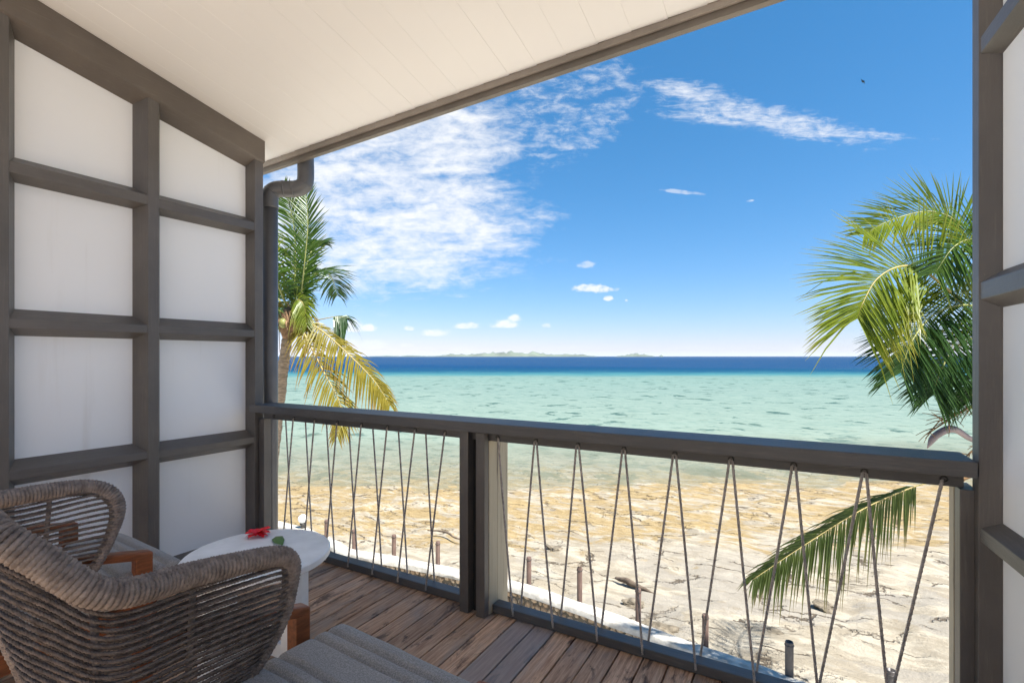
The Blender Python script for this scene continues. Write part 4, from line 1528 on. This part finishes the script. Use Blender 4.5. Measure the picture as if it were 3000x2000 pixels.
frond(pt, [dxp(0.12, 0, 0.1), (-8.47, 6.459, 2.42), (-8.224, 6.369, 3.154), (-8.173, 6.398, 3.911), (-8.31, 6.435, 4.70)], 0.62, LEAF_GREEN, RACHIS, 0.05, 58, 0.12, 0.022, 0.75, 0, (0.45, -0.9, 0.1), 0.022)
frond(pt, [dxp(0, 0, 0.2), dxp(0.05, 0.1, 1.0), dxp(-0.05, 0.25, 2.0), dxp(-0.3, 0.35, 2.85)], 0.7, LEAF_GREEN, RACHIS, 0.1, 50, 0.12, 0.02, 0.7, 0, (0.3, -0.95, 0.1), 0.024)
frond(pt, [dxp(0, 0, 0.15), dxp(0.12, 0.3, 0.9), dxp(0.16, 0.6, 1.5), dxp(0.22, 0.9, 1.8), dxp(0.25, 1.2, 1.8)], 0.44, LEAF_SHADED, RACHIS, 0.22, 54, 0.12, 0.02, 0.5, 0, (0.3, -0.8, 0.5), 0.026)
frond(pt, [dxp(0, 0, 0.1), dxp(-0.1, -0.35, 0.7), dxp(-0.2, -0.75, 1.25), dxp(-0.3, -1.2, 1.5), dxp(-0.35, -1.7, 1.45)], 0.75, LEAF_GREEN, RACHIS, 0.3, 54, 0.12, 0.02, 0.5, 0, (0, 0, 1), 0.026)
frond(pt, [dxp(0, 0, 0.1), dxp(0.14, -0.05, 0.5), dxp(0.25, -0.1, 0.62), dxp(0.34, -0.15, 0.42), dxp(0.38, -0.2, 0.05)], 0.30, LEAF_SHADED, RACHIS, 0.45, 50, 0.14, 0.018, 0.5, 0, (0.4, -0.6, 0.7), 0.024)
frond(pt, [dxp(0, 0, 0.1), dxp(-0.5, 0.05, 0.75), dxp(-1.05, 0.1, 1.15), dxp(-1.7, 0.2, 1.2), dxp(-2.3, 0.3, 0.8)], 0.75, LEAF_GREEN, RACHIS, 0.35, 54, 0.12, 0.02, 0.5, 0, (0, 0, 1), 0.026)
frond(pt, [dxp(0, 0, 0.1), dxp(-0.3, -0.2, 1.1), dxp(-0.5, -0.45, 1.9), dxp(-0.8, -0.7, 2.4)], 0.75, LEAF_LIME_SUNLIT, RACHIS, 0.15, 54, 0.12, 0.02, 0.6, 0, (0.1, -0.9, 0.3), 0.026)
frond(pt, [dxp(0, 0, 0.1), dxp(-0.45, 0.3, 0.4), dxp(-0.95, 0.5, 0.3), dxp(-1.4, 0.7, -0.2), dxp(-1.6, 0.8, -0.9)], 0.7, LEAF_GREEN, RACHIS, 0.5, 50, 0.12, 0.02, 0.4, 0, (0, 0, 1), 0.026)
frond(pt, [dxp(0, 0, 0.1), dxp(0.1, 0.5, 0.8), dxp(0.15, 1.1, 1.2), dxp(0.15, 1.8, 1.2), dxp(0.1, 2.4, 0.8)], 0.75, LEAF_SHADED, RACHIS, 0.35, 50, 0.12, 0.02, 0.5, 0, (0, 0, 1), 0.026)
frond(pt, [dxp(0, 0, 0.1), dxp(-0.15, -0.4, 0.2), dxp(-0.22, -0.8, 0.0), dxp(-0.22, -1.0, -0.6), dxp(-0.2, -1.05, -1.2)], 0.55, LEAF_SHADED, RACHIS, 0.6, 44, 0.2, 0.018, 0.3, 0, (0, -0.4, 0.9), 0.024)
# yellowing, drooping ones
o = frond(pt, [(-8.72, 6.48, 1.95), (-8.47, 6.459, 1.93), (-8.10, 6.30, 1.68), (-7.62, 6.28, 1.08), (-7.22, 6.36, 0.40), (-7.20, 6.27, -0.12)], 0.44, LEAF_YELLOW, RACHIS_Y, 0.62, 50, 0.18, 0.02, 0.35, -0.25, (0.5, -0.75, 0.5), 0.028, 0.2)
o['label'] = "yellow drooping frond hanging lowest over the railing"
o = frond(pt, [(-8.72, 6.48, 2.0), (-8.40, 6.459, 2.02), (-7.85, 6.467, 1.80), (-7.258, 6.573, 1.36), (-6.76, 6.741, 0.86), (-6.45, 6.817, 0.42)], 0.46, LEAF_YELLOW, RACHIS_Y, 0.70, 52, 0.22, 0.02, 0.35, -0.3, (0.3, -0.6, 0.8), 0.028, 0.2)
o['label'] = "yellow frond arching right with dry pale tip"
frond(pt, [(-8.70, 6.52, 1.98), (-8.35, 6.62, 2.02), (-7.84, 6.80, 2.10), (-7.62, 6.85, 2.06)], 0.42, LEAF_SHADED, RACHIS_Y, 0.95, 22, 0.62, 0.014, 0.1, -0.5, (0.3, -0.6, 0.8), 0.03, 0.1)
frond(pt, [(-8.78, 6.48, 2.0), (-8.62, 6.40, 2.28), (-8.42, 6.35, 2.42), (-8.2, 6.33, 2.30), (-8.1, 6.33, 1.9)], 0.42, LEAF_LIME_SUNLIT, RACHIS_Y, 0.5, 40, 0.1, 0.016, 0.4, 0, (0.3, -0.8, 0.5), 0.024)
frond(pt, [(-8.85, 6.46, 1.95), (-9.0, 6.38, 2.25), (-9.2, 6.33, 2.25), (-9.38, 6.3, 1.9), (-9.45, 6.3, 1.4)], 0.45, LEAF_YELLOW, RACHIS_Y, 0.6, 40, 0.1, 0.016, 0.4, 0, (0, -0.8, 0.5), 0.024)
for k in range(26):
    a = random.uniform(0, 6.28)
    r0 = 0.16
    p0 = cpt(a, r0, random.uniform(-0.15, 0.25))
    L_ = random.uniform(0.25, 0.55)
    p1 = cpt(a + random.uniform(-.3, .3), r0 + L_ * 0.6, random.uniform(-0.2, 0.15))
    p2 = cpt(a + random.uniform(-.4, .4), r0 + L_ * 0.8, random.uniform(-0.75, -0.2))
    q = smooth_path([p0, p1, p2], 8)
    tube("dry_sheath", q, np.linspace(0.032, 0.006, 8) * random.uniform(0.6, 1.2), FIBRE if k % 3 else LEAF_DRY, pt, 5)
for k in range(5):
    a = k * 1.3 - 1.2
    bm = bmesh.new()
    bmesh.ops.create_icosphere(bm, subdivisions=2, radius=0.085)
    for v in bm.verts:
        v.co.z *= 1.2
        v.co += Vector(cpt(a, 0.25, -0.05 + 0.06 * (k % 2)))
    me = bpy.data.meshes.new("coconut")
    bm.to_mesh(me)
    bm.free()
    link("coconut", me, pt, RACHIS, True)

# right palm
RP = Vector((2.55, 8.35, -3.9))
pr = root("palm_tree", RP, "coconut palm with bright green fronds spreading from behind the right wall", "palm tree", "coconut palms")
V, F = trunk_data([RP, (2.62, 8.3, -2.2), (2.55, 8.2, -0.4), (2.42, 8.1, 0.5), (2.33, 8.03, 1.2)], 0.15, 0.105)
link("trunk", mesh("trunk", V, F), pr, TRUNK, True)
rc = Vector((2.33, 8.02, 1.25))
bm = bmesh.new()
bmesh.ops.create_icosphere(bm, subdivisions=3, radius=0.22)
for v in bm.verts:
    v.co *= 1 + 0.45 * noise.noise(v.co * 9)
    v.co.z *= 1.3
    v.co += rc
me = bpy.data.meshes.new("crown_boss")
bm.to_mesh(me)
bm.free()
link("crown_boss", me, pr, FIBRE, True)
frond(pr, [rc, (2.103, 7.865, 1.45), (1.689, 7.4, 1.865), (1.395, 7.118, 2.139), (1.164, 6.872, 2.285), (0.944, 6.632, 2.265), (0.748, 6.406, 2.12), (0.62, 6.22, 1.88), (0.56, 6.13, 1.70)], 0.98, LEAF_LIME_SUNLIT, RACHIS_Y, 0.16, 92, 0.16, 0.017, 0.62, 0, (0.1, -0.92, 0.32), 0.023, 0.1, 0.62, wscale=1.0, nscale=1.55)
frond(pr, [rc, (2.1, 8.0, 1.75), (1.87, 7.848, 2.447), (1.699, 7.751, 2.871), (1.496, 7.636, 3.02), (1.254, 7.498, 3.02), (0.93, 7.314, 2.90), (0.72, 7.2, 2.76)], 0.62, LEAF_LIME_SUNLIT, RACHIS, 0.1, 62, 0.3, 0.017, 0.75, 0, (0.15, -0.85, 0.45), 0.021, 0.15, wscale=1.0, nscale=1.55)
frond(pr, [rc, (2.1, 7.7, 1.70), (1.701, 7.292, 1.88), (1.316, 6.843, 1.78), (1.06, 6.50, 1.48), (0.94, 6.33, 1.15)], 0.68, LEAF_SHADED, RACHIS, 0.26, 80, 0.15, 0.017, 0.55, -0.1, (0.1, -0.75, 0.6), 0.023, 0.12, 0.5, wscale=1.0, nscale=1.55)
frond(pr, [rc, (2.0, 7.6, 1.50), (1.72, 7.27, 1.52), (1.48, 6.97, 1.38), (1.33, 6.79, 1.12), (1.27, 6.7, 0.92)], 0.52, LEAF_SHADED, RACHIS, 0.30, 60, 0.15, 0.017, 0.5, -0.1, (0.1, -0.75, 0.6), 0.023, 0.12, 0.5, wscale=1.0, nscale=1.55)
frond(pr, [rc, (2.2, 7.85, 1.9), (2.0, 7.6, 2.4), (1.75, 7.3, 2.6), (1.5, 7.0, 2.5), (1.3, 6.8, 2.2)], 0.8, LEAF_GREEN, RACHIS, 0.25, 76, 0.15, 0.017, 0.55, 0, (0.1, -0.8, 0.5), 0.023, 0.12, 0.5, wscale=1.0, nscale=1.55)
frond(pr, [rc, (2.25, 7.9, 1.9), (2.2, 7.75, 2.5), (2.1, 7.6, 2.9), (1.95, 7.4, 3.1)], 0.7, LEAF_GREEN, RACHIS, 0.2, 60, 0.15, 0.017, 0.6, 0, (0.2, -0.8, 0.4), 0.023, wscale=1.0, nscale=1.55)
frond(pr, [rc, (2.15, 7.75, 1.2), (1.9, 7.5, 1.15), (1.76, 7.34, 1.0), (1.68, 7.25, 0.82)], 0.42, LEAF_SHADED, RACHIS, 0.34, 60, 0.15, 0.017, 0.4, -0.1, (0.1, -0.75, 0.6), 0.023, wscale=1.0, nscale=1.55)
frond(pr, [rc, (2.7, 8.0, 1.9), (3.2, 8.0, 2.3), (3.8, 8.0, 2.3), (4.4, 8.0, 1.8)], 0.8, LEAF_GREEN, RACHIS, 0.3, 50, 0.12, 0.02, 0.5, wscale=1.0, nscale=1.55)
frond(pr, [rc, (2.5, 8.5, 1.9), (2.6, 9.0, 2.3), (2.7, 9.7, 2.3), (2.8, 10.3, 1.8)], 0.8, LEAF_GREEN, RACHIS, 0.3, 50, 0.12, 0.02, 0.5, wscale=1.0, nscale=1.55)
frond(pr, [rc, (2.6, 7.6, 1.9), (2.9, 7.1, 2.1), (3.2, 6.5, 2.0), (3.4, 6.0, 1.5)], 0.8, LEAF_GREEN, RACHIS, 0.3, 50, 0.12, 0.02, 0.5, wscale=1.0, nscale=1.55)
o = frond(pr, [(2.32, 7.98, 1.05), (2.191, 7.85, 0.25), (1.632, 7.483, 0.0), (1.39, 7.23, -0.085), (1.114, 6.958, -0.140), (0.641, 6.575, -0.346), (0.104, 6.155, -0.687), (-0.38, 5.77, -1.02)], 0.44, LEAF_OLIVE, RACHIS_Y, 0.6, 70, 0.545, 0.012, 0.36, -1.2, (0.35, -0.55, 0.75), 0.021, 0.3, 0.35, wscale=1.0, nscale=1.55)
o['label'] = "low frond hanging below the railing with drooping leaflets"
# dry flower stalks and spathe
for base, tip, nb in (((2.25, 7.9, 0.95), (1.30, 7.18, 0.44), 26), ((2.25, 7.9, 0.8), (1.42, 7.30, 0.58), 22), ((2.25, 7.9, 0.5), (1.62, 7.42, 0.10), 16)):
    b, tp = np.array(base), np.array(tip)
    V, F = tube_data(smooth_path([b, b * 0.5 + tp * 0.5 + np.array([0, 0, 0.07]), tp], 14), np.linspace(0.022, 0.006, 14), 6)
    V = list(V)
    for k in range(nb):
        u = 0.35 + 0.65 * k / nb
        p = b + (tp - b) * u + np.array([0, 0, 0.07 * math.sin(math.pi * u)])
        d = (tp - b) / np.linalg.norm(tp - b) * 0.6 + rng.normal(0, 0.55, 3) + np.array([0, 0, -0.15])
        d /= np.linalg.norm(d)
        v2, f2 = tube_data(smooth_path([p, p + d * 0.10, p + d * 0.20 + np.array([0, 0, -0.03])], 5), np.linspace(0.006, 0.003, 5), 4)
        o0 = len(V)
        V += list(v2)
        F += [tuple(i + o0 for i in f) for f in f2]
    link("flower_stalk", mesh("flower_stalk", V, F), pr, STALK_BROWN)
sp = smooth_path([(2.30, 7.98, 0.20), (1.806, 7.582, 0.351), (1.589, 7.458, 0.486), (1.415, 7.36, 0.411), (1.328, 7.31, 0.265)], 20)
tube("spathe", sp, np.interp(np.linspace(0, 1, 20), [0, 0.3, 0.6, 0.85, 1], [0.02, 0.03, 0.045, 0.035, 0.004]), SPATHE, pr, 8)
sp = smooth_path([(2.30, 7.98, 0.0), (1.72, 7.5, -0.05), (1.60, 7.42, -0.22), (1.57, 7.38, -0.42)], 14)
tube("spathe", sp, np.interp(np.linspace(0, 1, 14), [0, 0.5, 0.8, 1], [0.02, 0.03, 0.022, 0.003]), STALK_BROWN, pr, 8)

# ================================================================== SMALL THINGS
lx, ly = -11.217, 8.62
gl = root("globe_lamp", (lx, ly, -3.20), "white globe garden lamp on a short dark stand atop the sea wall", "lamp")
bm = bmesh.new()
bmesh.ops.create_uvsphere(bm, u_segments=20, v_segments=12, radius=0.115)
for v in bm.verts:
    v.co += Vector((lx, ly, -2.94))
me = bpy.data.meshes.new("globe")
bm.to_mesh(me)
bm.free()
link("globe", me, gl, GLOBE, True)
tube("stand", [(lx, ly, -3.27), (lx, ly, -3.20), (lx, ly, -3.12), (lx, ly, -3.05)], [0.09, 0.06, 0.05, 0.075], METAL_DARK, gl, 12)


def log(name, pts, rads, mat, label, cat):
    path = smooth_path(pts, 30)
    rad = np.interp(np.linspace(0, 1, 30), np.linspace(0, 1, len(rads)), rads)
    V, F = tube_data(path, rad, 12)
    V = [tuple(Vector(v) * 1.0 + Vector((noise.noise(Vector(v) * 5), noise.noise(Vector(v) * 5 + Vector((9, 0, 0))), noise.noise(Vector(v) * 5 + Vector((0, 9, 0))))) * rads[1] * 0.35) for v in V]
    return tag(link(name, mesh(name, V, F), None, mat, True), label, cat)


log("driftwood", [(-3.78, 11.75, -4.06), (-3.45, 11.6, -4.02), (-3.1, 11.5, -4.04), (-2.75, 11.42, -4.06)], [0.03, 0.075, 0.05, 0.015], LOG_DARK, "dark driftwood log lying on the pale rock flat", "driftwood")
log("driftwood", [(-10.2, 12.5, -4.25), (-9.6, 12.6, -4.22), (-9.0, 12.4, -4.25), (-8.5, 12.5, -4.27)], [0.015, 0.035, 0.025, 0.01], LOG_DARK, "thin dark driftwood branch left of the double railing post", "driftwood")

# loose rocks on the flat
ROCKM = simple("beach_rock", (0.15, 0.125, 0.09), 0.95, 0.45, 9, 0.6, 18)
rock_spots = [(-3.02, 10.55, 0.16, "grey boulder on the rock flat near the dark driftwood"), (-2.15, 9.55, 0.22, "dark weathered boulder just beyond the sea wall bollards"),
              (-2.45, 9.7, 0.16, "smaller boulder touching the dark boulder by the bollards"), (-9.6, 14.6, 0.12, "small brown rock far out left on the flat"),
              (-0.35, 10.6, 0.13, "small rock below the hanging palm frond"), (0.55, 12.4, 0.17, "brown rock on the flat right of the hanging frond"),
              (-6.1, 13.2, 0.15, "brown rock right of the pale railing post on the flat")]
for (x, y, rr, lab) in rock_spots:
    bm = bmesh.new()
    bmesh.ops.create_icosphere(bm, subdivisions=3, radius=rr)
    s = -0.494 * x + 0.8695 * y
    zz = float(np.interp(s, [3, 8, 15, 25], [-3.55, -3.78, -4.35, -5.06]))
    for v in bm.verts:
        v.co *= 1 + 0.7 * noise.fractal(v.co * 5 + Vector((x, y, 0)), 1, 2, 4)
        v.co.z *= 0.5
        v.co.x *= 1.4
        v.co += Vector((x, y, zz + rr * 0.12))
    me = bpy.data.meshes.new("rock")
    bm.to_mesh(me)
    bm.free()
    tag(link("rock", me, None, ROCKM, False), lab, "rock", "loose rocks on the flat")


def grass(x, y, z, n, h, label):
    V, F, A = [], [], []
    for k in range(n):
        a = random.uniform(0, 6.28)
        L_ = h * random.uniform(0.6, 1.1)
        lean = random.uniform(0.15, 0.8)
        b = Vector((x + random.uniform(-.07, .07), y + random.uniform(-.07, .07), z))
        d = Vector((math.cos(a), math.sin(a), 0))
        sd = Vector((-math.sin(a), math.cos(a), 0)) * 0.012
        b0 = len(V)
        for (q, w) in ((0, 1), (0.4, 1), (0.75, 0.7), (1, 0.05)):
            c = b + d * (lean * L_ * q * q) + Vector((0, 0, L_ * q * (1 - 0.25 * q * lean)))
            V += [c - sd * w, c + sd * w]
            A += [q, q]
        for q in range(3):
            F.append((b0 + 2 * q, b0 + 2 * q + 1, b0 + 2 * q + 3, b0 + 2 * q + 2))
    me = mesh("grass_clump", V, F)
    at = me.attributes.new('leafage', 'FLOAT', 'POINT')
    at.data.foreach_set('value', A)
    tag(link("grass_clump", me, None, GRASS_M), label, "plant", "grass clumps by the sea wall")


grass(-0.36, 7.42, -3.75, 26, 0.55, "long bladed green plant at the foot of the shaded sea wall")
grass(-0.62, 7.45, -3.75, 16, 0.45, "narrow green plant left of the hollow bollard")
grass(0.62, 7.25, -3.75, 12, 0.42, "small green tuft at the bottom edge near the right hollow bollard")

# a bird far off
bx = Vector((7.262, 73.131, 34.5))
V = []
for (l, z, f) in ((-0.45, 0.5, 0), (-0.15, 0.12, 0.2), (0, 0, 0.35), (0.15, 0.05, 0.2), (0.3, -0.45, 0), (0, -0.05, -0.4), (-0.12, 0.08, -0.12), (0.14, -0.05, -0.12)):
    V.append((bx.x + 0.6 * (l * LAT[0] + f * FWD[0]), bx.y + 0.6 * (l * LAT[1] + f * FWD[1]), bx.z + 0.6 * z))
V2 = [(x, y, z - 0.07) for x, y, z in V]
F = [(0, 1, 6), (1, 2, 5, 6), (2, 3, 7, 5), (3, 4, 7)]
Fb = [tuple(i + 8 for i in f[::-1]) for f in F]
tag(link("seabird", mesh("seabird", V + V2, F + Fb), None, BIRD), "dark bird flying high in the clear blue sky", "bird")

# ================================================================== AIR
hz = bpy.data.materials.new("sea_air")
hz.use_nodes = True
ht = NT(hz.node_tree)
ht.n.clear()
ho = ht.new('ShaderNodeOutputMaterial')
hv = ht.new('ShaderNodeVolumePrincipled')
hv.inputs['Color'].default_value = (0.82, 0.90, 1.0, 1)
hv.inputs['Density'].default_value = 0.000025
hv.inputs['Anisotropy'].default_value = 0.0
ht.l.new(hv.outputs[0], ho.inputs['Volume'])
o = link("haze", box_me("haze", (-61000, -200, -8.5), (61000, 61000, 190)), None, hz)
o['kind'] = 'stuff'
